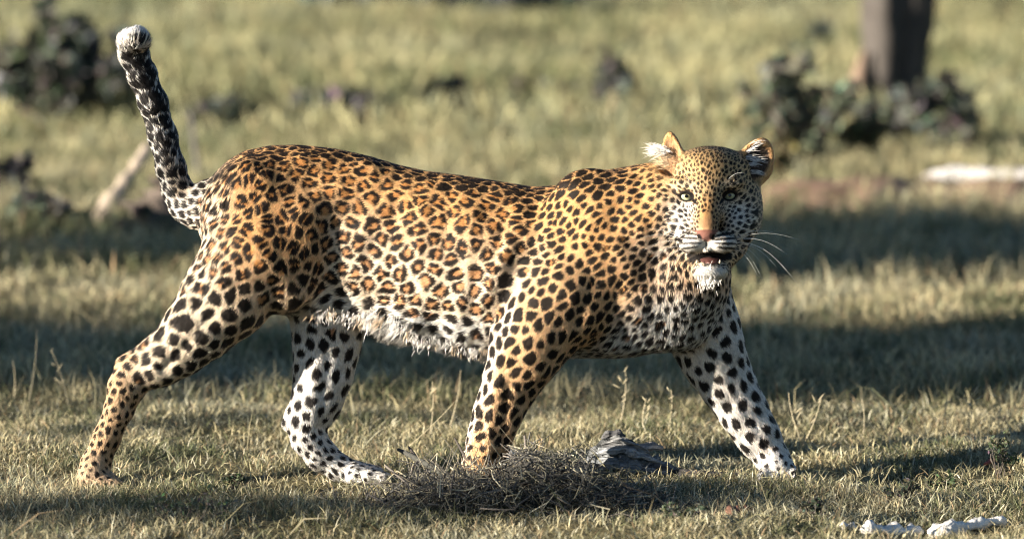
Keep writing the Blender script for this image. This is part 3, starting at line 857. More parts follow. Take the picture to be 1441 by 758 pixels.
def spread(lo, hi, n, p=3.0, c=0.0):
    t = np.linspace(-1, 1, n)
    v = np.sign(t) * np.abs(t) ** p
    return np.where(v < 0, c + v * (c - lo), c + v * (hi - c))
gx = np.unique(np.concatenate([np.arange(-4, 4.01, .08), spread(-1500, 1500, 60, 4)]))
gy = np.unique(np.concatenate([np.arange(-14, 8, .08), np.arange(8, 60, .4), np.geomspace(60, 2400, 24), [-60.0, -25.0]]))
X, Y = np.meshgrid(gx, gy, indexing='ij')
Z = gh(X, Y) * (np.hypot(X, Y) < 80)
idx = np.arange(X.size).reshape(X.shape)
Q = np.stack([idx[:-1, :-1], idx[1:, :-1], idx[1:, 1:], idx[:-1, 1:]], -1).reshape(-1, 4)
gme = mesh_np('ground', np.stack([X.ravel(), Y.ravel(), Z.ravel()], 1), np.full(len(Q), 4), Q.ravel())
gm, t_, b_ = nmat('dry_soil')
n_, l_ = t_.nodes, t_.links
tc = n_.new('ShaderNodeTexCoord')
z1 = n_.new('ShaderNodeTexNoise'); z1.inputs['Scale'].default_value = 1.1; z1.inputs['Detail'].default_value = 8
z2 = n_.new('ShaderNodeTexNoise'); z2.inputs['Scale'].default_value = 60; z2.inputs['Detail'].default_value = 4
r1 = n_.new('ShaderNodeValToRGB')
for pos, c in ((.35, (.10, .095, .05)), (.5, (.17, .15, .075)), (.62, (.24, .20, .10))):
    e = r1.color_ramp.elements[0] if pos == .35 else r1.color_ramp.elements.new(pos)
    e.position = pos; e.color = c + (1,)
r1.color_ramp.elements[-1].color = (.20, .17, .09, 1)
m_ = n_.new('ShaderNodeMix'); m_.data_type = 'RGBA'; m_.blend_type = 'MULTIPLY'; m_.inputs[0].default_value = .6
l_.new(tc.outputs['Object'], z1.inputs['Vector']); l_.new(tc.outputs['Object'], z2.inputs['Vector'])
l_.new(z1.outputs[0], r1.inputs[0]); l_.new(r1.outputs[0], m_.inputs[6]); l_.new(z2.outputs[0], m_.inputs[7]); l_.new(m_.outputs[2], b_.inputs['Base Color'])
bp = n_.new('ShaderNodeBump'); bp.inputs['Strength'].default_value = .6; bp.inputs['Distance'].default_value = .02
l_.new(z2.outputs[0], bp.inputs['Height']); l_.new(bp.outputs[0], b_.inputs['Normal'])
b_.inputs['Roughness'].default_value = .95; b_.inputs['Specular IOR Level'].default_value = .1
gme.materials.append(gm)
tag(link('ground', gme), kind='structure')

STRAW = np.array([.54, .475, .30]); OLIVE = np.array([.175, .185, .095]); GREY = np.array([.32, .33, .26]); GREEN = np.array([.125, .155, .09]); PINK = np.array([.45, .31, .19])
def fbm(p, wl, ch):
    return .6 * noise3(p, wl, ch) + .3 * noise3(p, wl * .43, (ch + 1) % 4) + .2 * noise3(p, wl * .19, (ch + 2) % 4)

def blades(xy, length, width, lean, seed, patch):
    r = np.random.default_rng(seed); n = len(xy)
    p = np.stack([xy[:, 0], xy[:, 1], gh(xy[:, 0], xy[:, 1]) - .003], 1)
    a = r.uniform(0, 6.283, n); le = np.abs(r.normal(lean, .35, n))
    d = np.stack([np.cos(a) * np.sin(le), np.sin(a) * np.sin(le), np.maximum(np.cos(le), .12)], 1)
    w = np.stack([-np.sin(a + r.normal(0, .7, n)), np.cos(a + r.normal(0, .7, n)), .2 * r.normal(size=n)], 1); w = unit(w) * (width * r.uniform(.6, 1.3, n))[:, None] * .5
    L = (length * r.uniform(.45, 1.3, n))[:, None]
    bend = r.uniform(.1, .9, n)[:, None]
    m = p + d * L * .55
    d2 = unit(d + np.stack([np.cos(a), np.sin(a), -.7 * np.ones(n)], 1) * bend * .9)
    t = m + d2 * L * .45
    t[:, 2] = np.maximum(t[:, 2], p[:, 2] + .004)
    V = np.stack([p - w, p + w, m + w * .85, m - w * .85, t], 1).reshape(-1, 3)
    b = np.arange(n)[:, None] * 5
    loops = np.concatenate([b, b + 1, b + 2, b + 3, b + 3, b + 2, b + 4], 1).ravel()
    fn = np.tile([4, 3], n)
    k = fbm(np.stack([p[:, 0], p[:, 1] * .6, 0 * a], 1), patch, 1) + r.normal(0, .55, n) * (1 - .5 * sstep(4, 12, p[:, 1]))
    g = fbm(np.stack([p[:, 0], p[:, 1] * .6, 0 * a + 3], 1), patch * 1.7, 2) + r.normal(0, .45, n)
    c = STRAW * np.ones((n, 1))
    c = mixc(c, OLIVE, sstep(-.1, -.9, k) if False else 1 - sstep(-.75, .15, k))
    c = mixc(c, GREY, sstep(.2, .9, g) * .7)
    c = mixc(c, GREEN, (1 - sstep(-1.0, -.35, g)) * .6)
    c = mixc(c, np.array([.78, .74, .58]), (r.random(n) < .10) * .8 * (length < .06))
    c = mixc(c, PINK, (r.random(n) < .06) * .8)
    far_ = sstep(4, 12, p[:, 1])                          # far off, single blades even out
    c = c * (1 + r.uniform(-.5, .45, n) * (1 - .7 * far_))[:, None]
    c = c * np.array([.88, .87, .80])
    c = c * (1 - np.array([.14, .08, .18]) * sstep(6, 16, p[:, 1])[:, None])
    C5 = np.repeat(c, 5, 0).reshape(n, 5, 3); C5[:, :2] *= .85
    return V, fn, loops, C5.reshape(-1, 3)

def scatter(n, y0, y1, x0, x1, seed, tufts=.55, rad=.05, per=24):
    r = np.random.default_rng(seed)
    def U(k):
        y = y0 + (y1 - y0) * r.random(k)
        hw = 1.26 * (y + 12) / 12
        return np.stack([r.uniform(x0, x1, k) * hw, y], 1)
    a = U(int(n * (1 - tufts)))
    nt_ = max(1, int(n * tufts / per)); c = U(nt_); k = r.integers(0, nt_, int(n * tufts))
    s = rad * r.uniform(.4, 1.6, nt_)
    q = np.concatenate([a, c[k] + r.normal(size=(len(k), 2)) * s[k][:, None]])
    thin = fbm(np.stack([q[:, 0], q[:, 1] * .7, 0 * q[:, 0] + 9], 1), .55, 3)
    q = q[~((thin < -.35) & (r.random(len(q)) < .75))]
    bare = (q[:, 0] > BANK[0]) & (q[:, 1] > BANK[1] - .1) & (q[:, 1] < BANK[1] + 1.3)       # little grows on the earth bank
    return q[~(bare & (r.random(len(q)) < .6))]
BANK = ground(1060, 285)
GRASS = [blades(scatter(190000, -1.35, 1.7, -1.28, 1.28, 31), .036, .0028, .80, 1, .35),
         blades(scatter(60000, 1.6, 5.5, -1.25, 1.25, 32), .075, .0050, .65, 2, .5),
         blades(scatter(70000, 5.3, 14, -1.3, 1.3, 33, .6, .09), .12, .0085, .5, 3, .9),
         blades(scatter(90000, 13.5, 60, -1.35, 1.35, 34, .7, .22, 40), .17, .020, .5, 4, 2.2)]
for k, s_ in enumerate((-1, 1)):                          # thinner grass to either side of the view
    GRASS.append(blades(scatter(26000, 2, 14, *sorted((s_ * 1.25, s_ * 2.5)), 51 + k), .11, .009, .5, 6 + k, .9))
    GRASS.append(blades(scatter(34000, 13, 60, *sorted((s_ * 1.3, s_ * 2.6)), 53 + k, .7, .22, 40), .17, .024, .5, 8 + k, 2.2))
    GRASS.append(blades(scatter(22000, -1.35, 2.2, *sorted((s_ * 1.25, s_ * 1.9)), 55 + k), .040, .004, .8, 10 + k, .35))
GRASS.append(blades(scatter(2600, -1.3, 2.2, -1.25, 1.25, 35, .1), .15, .0028, 1.35, 5, .4))        # long straws lying about
V, Fn, L, C, off = [], [], [], [], 0
for v, f, l, c in GRASS:
    V.append(v); Fn.append(f); L.append(l + off); C.append(c); off += len(v)
me = mesh_np('grass', np.concatenate(V), np.concatenate(Fn), np.concatenate(L))
set_col(me, np.concatenate(C))
grass_m = attr_mat('dry_grass', 'col', .6, .25, .18, 3.0, .3)
me.materials.append(grass_m)
tag(link('grass', me), kind='stuff', label='short dry grass covering the ground, straw and olive', cat='grass')
del V, Fn, L, C, GRASS

# ------------------------------------------------------------------ trees out of frame whose crowns shade the ground
def leaf_quads(c, ax, n, size, seed, shell=0.0, flat=0.0):
    """leaf faces filling an ellipsoid"""
    r = np.random.default_rng(seed)
    q = unit(r.normal(size=(n, 3))) * (r.random(n) ** (1 / 3) * (1 - shell) + shell)[:, None]
    q *= (1 + .25 * noise3(q, 1.1, seed % 4))[:, None]
    p = np.asarray(c) + q * np.asarray(ax)
    a = unit(r.normal(size=(n, 3)) * np.array([1, 1, 1 - flat])); b = unit(np.cross(a, unit(r.normal(size=(n, 3)))))
    s = (size * r.uniform(.5, 1.4, n))[:, None]
    Vv = np.stack([p - a * s, p + b * s * .45, p + a * s, p - b * s * .45], 1).reshape(-1, 3)
    return Vv, r
def foliage(name, clumps, size, col, parent, mat, seed):
    Vs, Cs = [], []
    for k, (c, ax, n) in enumerate(clumps):
        v, r = leaf_quads(c, ax, n, size, seed + k)
        Vs.append(v)
        cc = np.asarray(col) * r.uniform(.55, 1.5, (n, 1)) * (1 + .15 * r.normal(size=(n, 3))) * r.uniform(.75, 1.25)
        Cs.append(np.repeat(np.clip(cc, .005, .9), 4, 0))
    Vv = np.concatenate(Vs); n = len(Vv) // 4
    me = mesh_np(name, Vv, np.full(n, 4), np.arange(4 * n), False); set_col(me, np.concatenate(Cs))
    me.materials.append(mat)
    o = link(name, me, parent); o['kind'] = 'stuff'
    return o
leaf_m = attr_mat('leaf', 'col', .6, .2, .2, 5, .25)
bark_m = attr_mat('tree_bark', 'col', .9, .1, .45, 9, 0, .8)

def limb(mb, a, b, r0, r1, wob, seed, col, sides=9, n=9):
    r = np.random.default_rng(seed); t = np.linspace(0, 1, n)[:, None]
    p = np.asarray(a) + (np.asarray(b) - np.asarray(a)) * t
    p[1:-1] += r.normal(size=(n - 2, 3)) * wob
    V, Fc = tube(p, np.linspace(r0, r1, n) * r.uniform(.92, 1.08, n), sides)
    mb.add(V, Fc, col)

SH_H = 3.3
TOSUN = np.array([sun_h[0], sun_h[1]]) * SH_H / math.tan(SUN_EL)
def shade_tree(pads, trunk, label, seed):
    """pads: (ground x, ground y, half length x, half depth y, half height, leaves) of the shade each pad throws"""
    root = empty('acacia_tree', (trunk[0], trunk[1], 0))
    inv = np.array([trunk[0], trunk[1], 0])
    tag(root, label, 'tree', 'trees standing behind the camera')
    mb = MB(); cl = []
    fork = np.array([0, 0, 1.9])
    limb(mb, (0, 0, -.1), fork, .20, .15, .03, seed, (.09, .075, .06))
    r = np.random.default_rng(seed)
    for k, (x, y, hx, hy, hz, n) in enumerate(pads):
        c = np.array([x + TOSUN[0], y + TOSUN[1], SH_H + r.uniform(-.05, .05)]) - inv
        cl.append((c, (hx, hy, hz), n))
        mid = fork + (c - fork) * .5 + np.array([0, 0, -.25])
        limb(mb, fork, mid, .09, .06, .04, seed + k, (.09, .075, .06), 6); limb(mb, mid, c, .06, .02, .03, seed + 50 + k, (.09, .075, .06), 6)
    mb.build('trunk', bark_m, root)
    foliage('crown', cl, .055, (.07, .085, .03), root, leaf_m, seed)
def gy_(py): return ground(720, py)[1]
yA0, yA1 = gy_(572), gy_(446)
yB0, yB1 = gy_(412), gy_(304)
r4 = np.random.default_rng(77)
padsA = [(x + r4.uniform(-.15, .15), (yA0 + yA1) / 2 + r4.uniform(-.30, .30), r4.uniform(.45, .75), r4.uniform(.60, .95), .11, int(r4.uniform(2300, 3600))) for x in np.arange(-2.4, 2.6, .42) if x > .2 or r4.random() < .9]
padsB = [(x, (yB0 + yB1) / 2 + r4.uniform(-.45, .45) - (.25 if x < 0 else 0), r4.uniform(.55, .85), r4.uniform(.8, 1.25) * (1 if x > 0 else .6), .14, int(r4.uniform(2000, 3600) if x < .6 else 4600)) for x in np.arange(-2.9, 3.4, .6) if x > .3 or r4.random() < .75]
padsC = [(x, -.52 + r4.uniform(-.06, .06), .34, .10, .03, 260) for x in np.arange(-1.3, .45, .3)]
shade_tree(padsA, (TOSUN[0] - 1.5, 1.5 + TOSUN[1] - 1.0), 'flat topped acacia whose long crown shades the grass just behind the leopard', 300)
shade_tree(padsB, (TOSUN[0] - 3.2, 6 + TOSUN[1] + .8), 'flat topped acacia whose crown shades the farther strip of grass', 400)
shade_tree(padsC, (TOSUN[0] - .8, -.5 + TOSUN[1] - .8), 'small thin crowned acacia shading the grass in front of the leopard', 500)

# ------------------------------------------------------------------ far tree, shrubs, dead wood
def shrub(px, py, wpx, hpx, label, col=(.055, .065, .042), n=1500, size=.035, seed=0, stems=7, lean=0.0, group='shrubs growing in the field'):
    g = ground(px, py); g[2] = gh(g[0], g[1]); s = mpp(g[1]); w, h = wpx * s, hpx * s
    root = empty('weed' if 'weeds' in group else 'shrub', g)
    tag(root, label, 'weed' if 'weeds' in group else 'shrub', group)
    r = np.random.default_rng(seed); mb = MB(); cl = []
    stems = int(stems * 2.4)
    for k in range(stems):
        a = r.uniform(0, 6.28); q = r.uniform(.15, 1.1)
        e = np.array([math.cos(a) * w * .46 * q + lean * h, math.sin(a) * w * .35 * q, h * r.uniform(.45, 1.15) * (1 - .35 * q * q)])
        limb(mb, (e[0] * .15, e[1] * .15, -.02), e, (.006 if h > .25 else .001) + .008 * h, .002 if h > .25 else .0007, .03 * h, seed + k, (.10, .085, .07), 5, 6)
        for f in (.45, .65, .85, 1.0):
            if r.random() < .8:
                rr = r.uniform(.06, .13)
                cl.append((e * np.array([f, f, f ** .8]) + r.normal(size=3) * .03 * h + np.array([0, 0, .008 if h < .25 else 0]), (w * rr * .8, w * rr * .8, h * rr * 1.3), max(6, int(n / stems / 3.4 * r.uniform(.4, 1.5)))))
    mb.build('stem', bark_m, root)
    foliage('foliage', cl, size, col, root, leaf_m, seed)
    return root
shrub(88, 174, 250, 150, 'large dark bush behind the raised tail', (.115, .125, .095), 6000, .05, 601, 14)
shrub(1122, 240, 185, 160, 'ragged dark shrub growing just right of the leopard\'s ear', (.125, .135, .10), 3000, .035, 602, 10, -.08)
shrub(1312, 220, 200, 92, 'low dark bush between the tree trunk and the white log', (.10, .11, .088), 3400, .04, 603, 10)
shrub(622, 158, 84, 38, 'small dark tuft of bush far off above the leopard\'s back', (.08, .085, .075), 800, .04, 604)
shrub(860, 170, 80, 72, 'small round bush in the field above the leopard\'s neck', (.11, .12, .10), 700, .04, 605)
shrub(1155, 56, 40, 34, 'tiny dark bush far off left of the tree trunk', (.09, .10, .09), 400, .06, 606)
shrub(14, 284, 90, 64, 'dark weedy plant at the left edge below the large bush', (.09, .09, .08), 600, .03, 607, 6, -.2)
shrub(60, 330, 120, 44, 'thin grey scrub low on the left, under the weedy plant', (.12, .125, .10), 700, .03, 613, 6)
shrub(215, 345, 130, 50, 'grey dead scrub around the rotten stump', (.14, .125, .10), 900, .025, 614, 8)
shrub(760, 150, 120, 26, 'very low pale scrub between two small bushes', (.15, .15, .11), 500, .04, 615)
shrub(316, 180, 130, 36, 'low dark scrub right of the raised tail', (.12, .13, .11), 800, .04, 608)
shrub(470, 176, 110, 40, 'faint low scrub behind the leopard\'s hips', (.14, .15, .12), 600, .04, 609)
shrub(650, 12, 420, 40, 'long dark thicket at the far edge of the field', (.07, .085, .08), 4000, .11, 610, 16)
shrub(1085, 250, 80, 60, 'pale yellowish shrub tucked behind the leopard\'s right-hand ear', (.20, .17, .09), 900, .03, 611)
shrub(1215, 236, 90, 56, 'sparse olive weed in front of the tree trunk', (.13, .13, .07), 900, .03, 612)

for k, (a, b, w_, h_, lab) in enumerate(((1408, 668, 62, 62, 'leafy green weed at the right edge, beside the small red leaf'), (1262, 712, 66, 30, 'flat dark weed in the grass above the bleached wood'), (262, 742, 150, 48, 'blurred dark weed at the very front, lower left'),
        (1330, 690, 60, 26, 'small olive weed right of the flat dark weed'), (330, 690, 44, 20, 'tiny weed in the grass between the hind legs'), (1150, 735, 60, 26, 'low weed left of the bleached wood'), (960, 748, 80, 30, 'low blurred weed at the bottom edge in front of the twig heap'))):
    shrub(a, b, w_, h_, lab, ((.075, .09, .05), (.075, .085, .06), (.10, .115, .075), (.12, .14, .075))[k % 4], 260, .006, 640 + k, 5, group='low weeds in the near grass')
g = ground(1257, 158); g[2] = gh(g[0], g[1]); s = mpp(g[1])
tree = empty('savanna_tree', g)
tag(tree, 'dark twin-stemmed tree trunk rising out of the top edge behind the bushes', 'tree')
TV, TF = [], []
def trunk_part(pts, name, seed):
    P_ = np.array([[(p[0] - 1257) * s, p[2], (158 - p[1]) * s] for p in pts]); R_ = np.array([p[3] * s for p in pts])
    t = np.linspace(0, len(pts) - 1, 26); Pf = np.stack([np.interp(t, range(len(pts)), P_[:, i]) for i in range(3)], 1); Rf = np.interp(t, range(len(pts)), R_)
    V, Fc = tube(Pf, Rf, 18)
    c = Pf.repeat(18, 0); d = V - c; an = np.arctan2(d[:, 1], d[:, 0])
    V = c + d * (1 + .13 * np.sin(an * 4 + V[:, 2] * 1.6 + seed) + .09 * np.sin(an * 9 - V[:, 2] * 4) + .10 * noise3(V, .25, 1))[:, None]
    m = MB(); m.add(V, Fc, (.072, .064, .056)); return m.build(name, bark_m, tree)
trunk_part([(1236, 180, 0, 52), (1237, 150, 0, 38), (1242, 100, 0, 31), (1246, 0, 0, 30), (1246, -180, 0, 24), (1200, -420, .3, 17)], 'trunk', 1)
trunk_part([(1284, 180, .05, 42), (1280, 150, .05, 31), (1280, 100, .05, 27), (1284, 0, .05, 26), (1300, -180, .05, 19), (1360, -420, -.2, 13)], 'trunk', 2)
m = MB(); V, Fc = tube([[(1196 - 1257) * s, -.16, -.02], [(1205 - 1257) * s, -.14, 45 * s], [(1214 - 1257) * s, -.1, 85 * s]], [.07, .05, .02], 8)
m.add(V, Fc, (.24, .17, .12)); m.build('lit_buttress', bark_m, tree)  # buttress in a paler orange: the sunlight on it is painted in
r = np.random.default_rng(9)
foliage('crown', [(np.array([r.uniform(-2.4, 2.4), r.uniform(-1.6, 1.6), 3.2 + r.uniform(-.3, .7)]), (.9, .8, .35), 900) for _ in range(16)], .06, (.06, .075, .035), tree, leaf_m, 700)

wood_m = attr_mat('weathered_wood', 'col', .85, .15, .35, 60, 0, .8)
def log_(name, a, b, r0, r1, col, label, cat, seed, sides=12, n=16, rough=.12, group=None, mat=None):
    a, b = np.asarray(a, float), np.asarray(b, float); o = (a + b) / 2; o[2] = min(a[2], b[2])
    t = np.linspace(0, 1, n)[:, None]; p = (a - o) + (b - a) * t
    rr = np.random.default_rng(seed); p += rr.normal(size=p.shape) * min(r0, r1) * .10
    R_ = np.linspace(r0, r1, n) * (1 + rough * rr.normal(size=n)); R_[0] *= .5; R_[-1] *= .4
    V, Fc = tube(p, R_, sides)
    c = p.repeat(sides, 0); d = V - c; V = c + d * (1 + rough * noise3(V, r0 * 2.2, seed % 4) + rough * np.sin(np.tile(np.arange(sides), n) * 2.4))[:, None]
    m = MB(); m.add(V, Fc, col); ob = m.build(name, mat or wood_m)
    ob.location = o
    return tag(ob, label, cat, group)
def gz(px, py, up=0.0):
    g = ground(px, py); g[2] = gh(g[0], g[1]) + up; return g
log_('fallen_log', gz(1300, 258, .02), gz(1500, 260, .02), .037, .034, (.56, .54, .51), 'bleached white log lying under the dark bush at the right edge', 'log', 21)
log_('dead_branch', gz(138, 318, .02), gz(138, 318) + np.array([68 * mpp(gz(138, 318)[1]), .25, 112 * mpp(gz(138, 318)[1])]), .034, .022, (.40, .33, .25), 'pale broken branch leaning beside the tail', 'branch', 22)
log_('tree_stump', gz(215, 335, .0), gz(222, 335) + np.array([.05, .1, 92 * mpp(gz(222, 335)[1])]), .13, .045, (.13, .105, .085), 'low dark rotten stump under the tail base', 'stump', 23, 14, 14, .22)
log_('sapling', gz(282, 250, 0), gz(282, 250) + np.array([-.05, .1, 110 * mpp(gz(282, 250)[1])]), .016, .010, (.12, .11, .10), 'thin bare sapling between tail and rump', 'sapling', 24, 7)

# reddish bank of bare earth, right background
A, B = gz(1040, 285), gz(1700, 283)
nx_, ny_ = 60, 14
U_, V_ = np.meshgrid(np.linspace(0, 1, nx_), np.linspace(0, 1, ny_), indexing='ij')
bx_ = A[0] + (B[0] - A[0]) * U_; by_ = A[1] + V_ * 1.3 + .15 * np.sin(U_ * 19)
bz_ = gh(bx_, by_) - .015 + .075 * np.sin(np.pi * V_ ** .7) * sstep(0, .15, U_) * (1 + .12 * np.sin(U_ * 23 + V_ * 3) + .12 * noise3(np.stack([U_ * 6, V_ * 2, 0 * U_], -1), .5, 1))
ii = np.arange(nx_ * ny_).reshape(nx_, ny_)
Q = np.stack([ii[:-1, :-1], ii[1:, :-1], ii[1:, 1:], ii[:-1, 1:]], -1).reshape(-1, 4)
me = mesh_np('dirt_bank', np.stack([bx_.ravel(), by_.ravel(), bz_.ravel()], 1), np.full(len(Q), 4), Q.ravel())
me.materials.append(flat_mat('red_earth', (.22, .145, .10), .95, .1, .6, 3.0, .6))
tag(link('dirt_bank', me), kind='structure')

# ------------------------------------------------------------------ foreground: twig heap, bark log, branch, bleached wood, seed stalks
def fg(px, py, up=0.0):
    return gz(px, py, up)
heap_c = fg(735, 712)
heap = empty('brush_heap', heap_c)
tag(heap, 'tangled grey heap of dry twigs and dead grass in front of the near forepaw', 'brush heap')
twig_m = attr_mat('dry_twig', 'col', .85, .15, .3, 120, 0, .3)
r5 = np.random.default_rng(55)
def heap_h(u):                                          # height of the heap along its length, u in -1..1
    return .088 * (1 - abs(u) ** 2.2) ** .8 * (1 + .25 * math.sin(u * 6 + .6) + .18 * math.sin(u * 17 + 1) + .12 * math.sin(u * 31)) + .01
hw_ = 215 * mpp(-.4)
base_tw = []
for k in range(90):
    u = r5.uniform(-1, 1); h = heap_h(u)
    c = np.array([u * hw_, r5.normal() * .085, r5.uniform(.1, 1) * h])
    d = unit(np.array([r5.normal() * .9, r5.normal() * .8, r5.normal() * .6]))
    L = r5.uniform(.04, .09)
    p = [c - d * L, c + r5.normal(size=3) * .008, c + d * L]
    for q in p: q[2] = max(q[2], .0)
    rr = r5.uniform(.0012, .0035)
    V, Fc = tube(np.array(p), [rr, rr * .85, rr * .35], 4)
    m = MB(); m.add(V, Fc, np.array([.12, .105, .088]) * r5.uniform(.5, 1.8)); m.build('twig', twig_m, heap)
for k in range(130):                                     # twigs and dry stems that stick out
    u = r5.uniform(-1, .9) if k % 3 else r5.normal(-.42, .12); h = heap_h(u)
    c = np.array([u * hw_, r5.normal() * .07, h * r5.uniform(.2, .8)])
    d = unit(np.array([r5.normal() * .9, r5.normal() * .4, abs(r5.normal()) * .8 + .15])); L = r5.uniform(.05, .13)
    sd = np.array([r5.normal(), r5.normal() * .4, -.6]) * .022
    t = np.linspace(0, 1, 6)[:, None]; p = c + d * L * t + sd * t * t
    rr = r5.uniform(.0008, .0022)
    V, Fc = tube(p, np.linspace(rr, rr * .3, 6), 4)
    m = MB(); m.add(V, Fc, (np.array([.11, .10, .085]) if r5.random() < .6 else np.array([.36, .31, .21])) * r5.uniform(.6, 1.5)); m.build('twig', twig_m, heap)
for k in range(34):                                     # ragged stems rising before the near foreleg
    u = r5.normal(-.46, .13); h = heap_h(max(-.9, min(.9, u)))
    c = np.array([u * hw_, r5.normal() * .05, h * .4])
    d = unit(np.array([r5.normal() * .5, r5.normal() * .3, 1.0])); L = r5.uniform(.06, .15)
    sd = np.array([r5.normal() * 1.4, r5.normal() * .4, -.4]) * .02
    t = np.linspace(0, 1, 6)[:, None]; p = c + d * L * t + sd * t * t
    rr = r5.uniform(.0008, .0020)
    V, Fc = tube(p, np.linspace(rr, rr * .3, 6), 4)
    m = MB(); m.add(V, Fc, np.array([.10, .095, .08]) * r5.uniform(.6, 1.6)); m.build('twig', twig_m, heap)
m = MB()
for k in range(3000):
    u = np.clip(r5.normal() * .55, -1.25, 1.25); h = heap_h(min(abs(u), .98) * (1 if u > 0 else -1))
    c = np.array([u * hw_, r5.normal() * .09, r5.random() ** .7 * h * 1.1])
    d = unit(np.array([r5.normal() * .9, r5.normal() * .8, r5.normal() * .75])); L = r5.uniform(.015, .06)
    e = c + d * L; e[2] = max(e[2], .002); mid = (c + e) / 2 + r5.normal(size=3) * .014; rr = r5.uniform(.0006, .0020)
    V, Fc = tube(np.array([c, mid, e]), [rr, rr, rr * .4], 3, False)
    base = np.array([.12, .115, .10]) if r5.random() < .72 else np.array([.40, .36, .25])
    m.add(V, Fc, base * r5.uniform(.45, 1.6))
tg = m.build('twig_tangle', twig_m, heap); tg['kind'] = 'stuff'

# weathered chunk of bark, in layers
chunk = empty('bark_log', fg(890, 672))
tag(chunk, 'split grey weathered log end lying right of the twig heap', 'log')
s = mpp(-.1)
grain_m, t_, b_ = nmat('split_grain')
n_, l_ = t_.nodes, t_.links
a_ = n_.new('ShaderNodeAttribute'); a_.attribute_name = 'col'
g_ = n_.new('ShaderNodeTexCoord'); mp_ = n_.new('ShaderNodeMapping'); mp_.inputs['Scale'].default_value = (14, 110, 150)
z_ = n_.new('ShaderNodeTexNoise'); z_.inputs['Scale'].default_value = 1.0; z_.inputs['Detail'].default_value = 6
l_.new(g_.outputs['Object'], mp_.inputs[0]); l_.new(mp_.outputs[0], z_.inputs['Vector'])
mr_ = n_.new('ShaderNodeMapRange'); mr_.inputs[1].default_value = .3; mr_.inputs[2].default_value = .7; mr_.inputs[3].default_value = .25; mr_.inputs[4].default_value = 1.6
sc_ = n_.new('ShaderNodeVectorMath'); sc_.operation = 'SCALE'
l_.new(z_.outputs[0], mr_.inputs[0]); l_.new(a_.outputs['Color'], sc_.inputs[0]); l_.new(mr_.outputs[0], sc_.inputs['Scale']); l_.new(sc_.outputs[0], b_.inputs['Base Color'])
bp_ = n_.new('ShaderNodeBump'); bp_.inputs['Strength'].default_value = 1; bp_.inputs['Distance'].default_value = .012
l_.new(z_.outputs[0], bp_.inputs['Height']); l_.new(bp_.outputs[0], b_.inputs['Normal']); b_.inputs['Roughness'].default_value = .9

def splinter(name, pts, col, seed, depth=0.0, sides=12, flat=.8, rag=.22):
    """a ragged length of split wood: (px, py, radius px) along its run, relative to the log's foot"""
    r = np.random.default_rng(seed)
    P_ = np.array([[(x - 890) * s, depth, (672 - y) * s] for x, y, _ in pts]); R_ = np.array([q[2] * s for q in pts])
    t = np.linspace(0, len(pts) - 1, 30)
    Pf = np.stack([np.interp(t, range(len(pts)), P_[:, i]) for i in range(3)], 1); Rf = np.interp(t, range(len(pts)), R_)
    V, Fc = tube(Pf, Rf, sides); c = Pf.repeat(sides, 0); d = V - c
    k = np.tile(r.normal(size=sides) * rag, 30) + rag * noise3(V, .03, seed % 4) + .5 * rag * noise3(V * np.array([1, 3, 3]), .03, 1)
    V = c + d * (1 + k)[:, None] * np.array([1, 1 / flat, 1])
    m = MB(); m.add(V, Fc, col); return m.build(name, grain_m, chunk, False)
splinter('log_body', [(818, 664, 6), (834, 654, 14), (858, 650, 20), (888, 654, 19), (918, 661, 14), (944, 668, 9), (962, 673, 4)], (.19, .20, .20), 1, 0, 22, .8, .34)
for k, (pts_, col, dp) in enumerate((([(826, 642, 3), (844, 633, 7), (864, 623, 7), (888, 628, 6), (906, 636, 2)], (.15, .155, .15), .0), ([(846, 622, 2), (856, 614, 5), (868, 613, 5), (880, 618, 2)], (.09, .09, .09), .01),
                                     ([(884, 640, 2), (902, 634, 5), (920, 631, 5), (934, 634, 2)], (.52, .43, .36), -.01), ([(838, 640, 2), (866, 634, 5), (900, 642, 5), (936, 654, 2)], (.30, .31, .31), -.035),
                                     ([(834, 660, 2), (868, 660, 7), (906, 664, 6), (944, 670, 2)], (.20, .205, .205), -.05), ([(900, 668, 2), (926, 664, 6), (950, 672, 5), (966, 676, 2)], (.10, .10, .10), -.03),
                                     ([(846, 628, 2), (872, 624, 5), (898, 632, 4), (914, 640, 2)], (.26, .26, .25), -.03))):
    splinter('splinter', pts_, col, 20 + k, dp, 10, .7, .42)
log_('stick', fg(945, 676, .008), fg(1062, 680, .006), .012, .006, (.045, .042, .04), 'dark bar in place of the shadow streak right of the weathered log', 'stick', 31, 7, 10, .15)  # dark strip laid where the log casts its shadow
log_('wood_piece', fg(664, 668, .022), fg(732, 664, .026), .017, .020, (.30, .31, .31), 'short grey broken stick half buried in the twig heap', 'stick', 32, 9, 10)
log_('twig', fg(560, 668, .064), fg(655, 690, .03), .006, .009, (.065, .065, .055), 'dark bent twig sticking out left of the twig heap', 'twig', 33, 6, 10, .1)
log_('twig', fg(575, 668, .070), fg(590, 676, .050), .003, .004, (.065, .055, .05), 'short spur of twig above the bent dark one', 'twig', 41, 6, 8, .1)
log_('twig', fg(640, 690, .135), fg(672, 694, .05), .0028, .005, (.075, .065, .055), 'upright dark twig standing before the near foreleg', 'twig', 42, 6, 10, .1)
log_('twig', fg(604, 690, .085), fg(650, 696, .04), .0025, .004, (.085, .075, .06), 'thin twig leaning left out of the heap', 'twig', 43, 6, 10, .1)
log_('twig', fg(600, 672, .004), fg(640, 678, .004), .003, .004, (.06, .055, .05), 'short dark twig lying flat below the bent one', 'twig', 34, 6, 8, .1)
WHT = (.78, .74, .66)
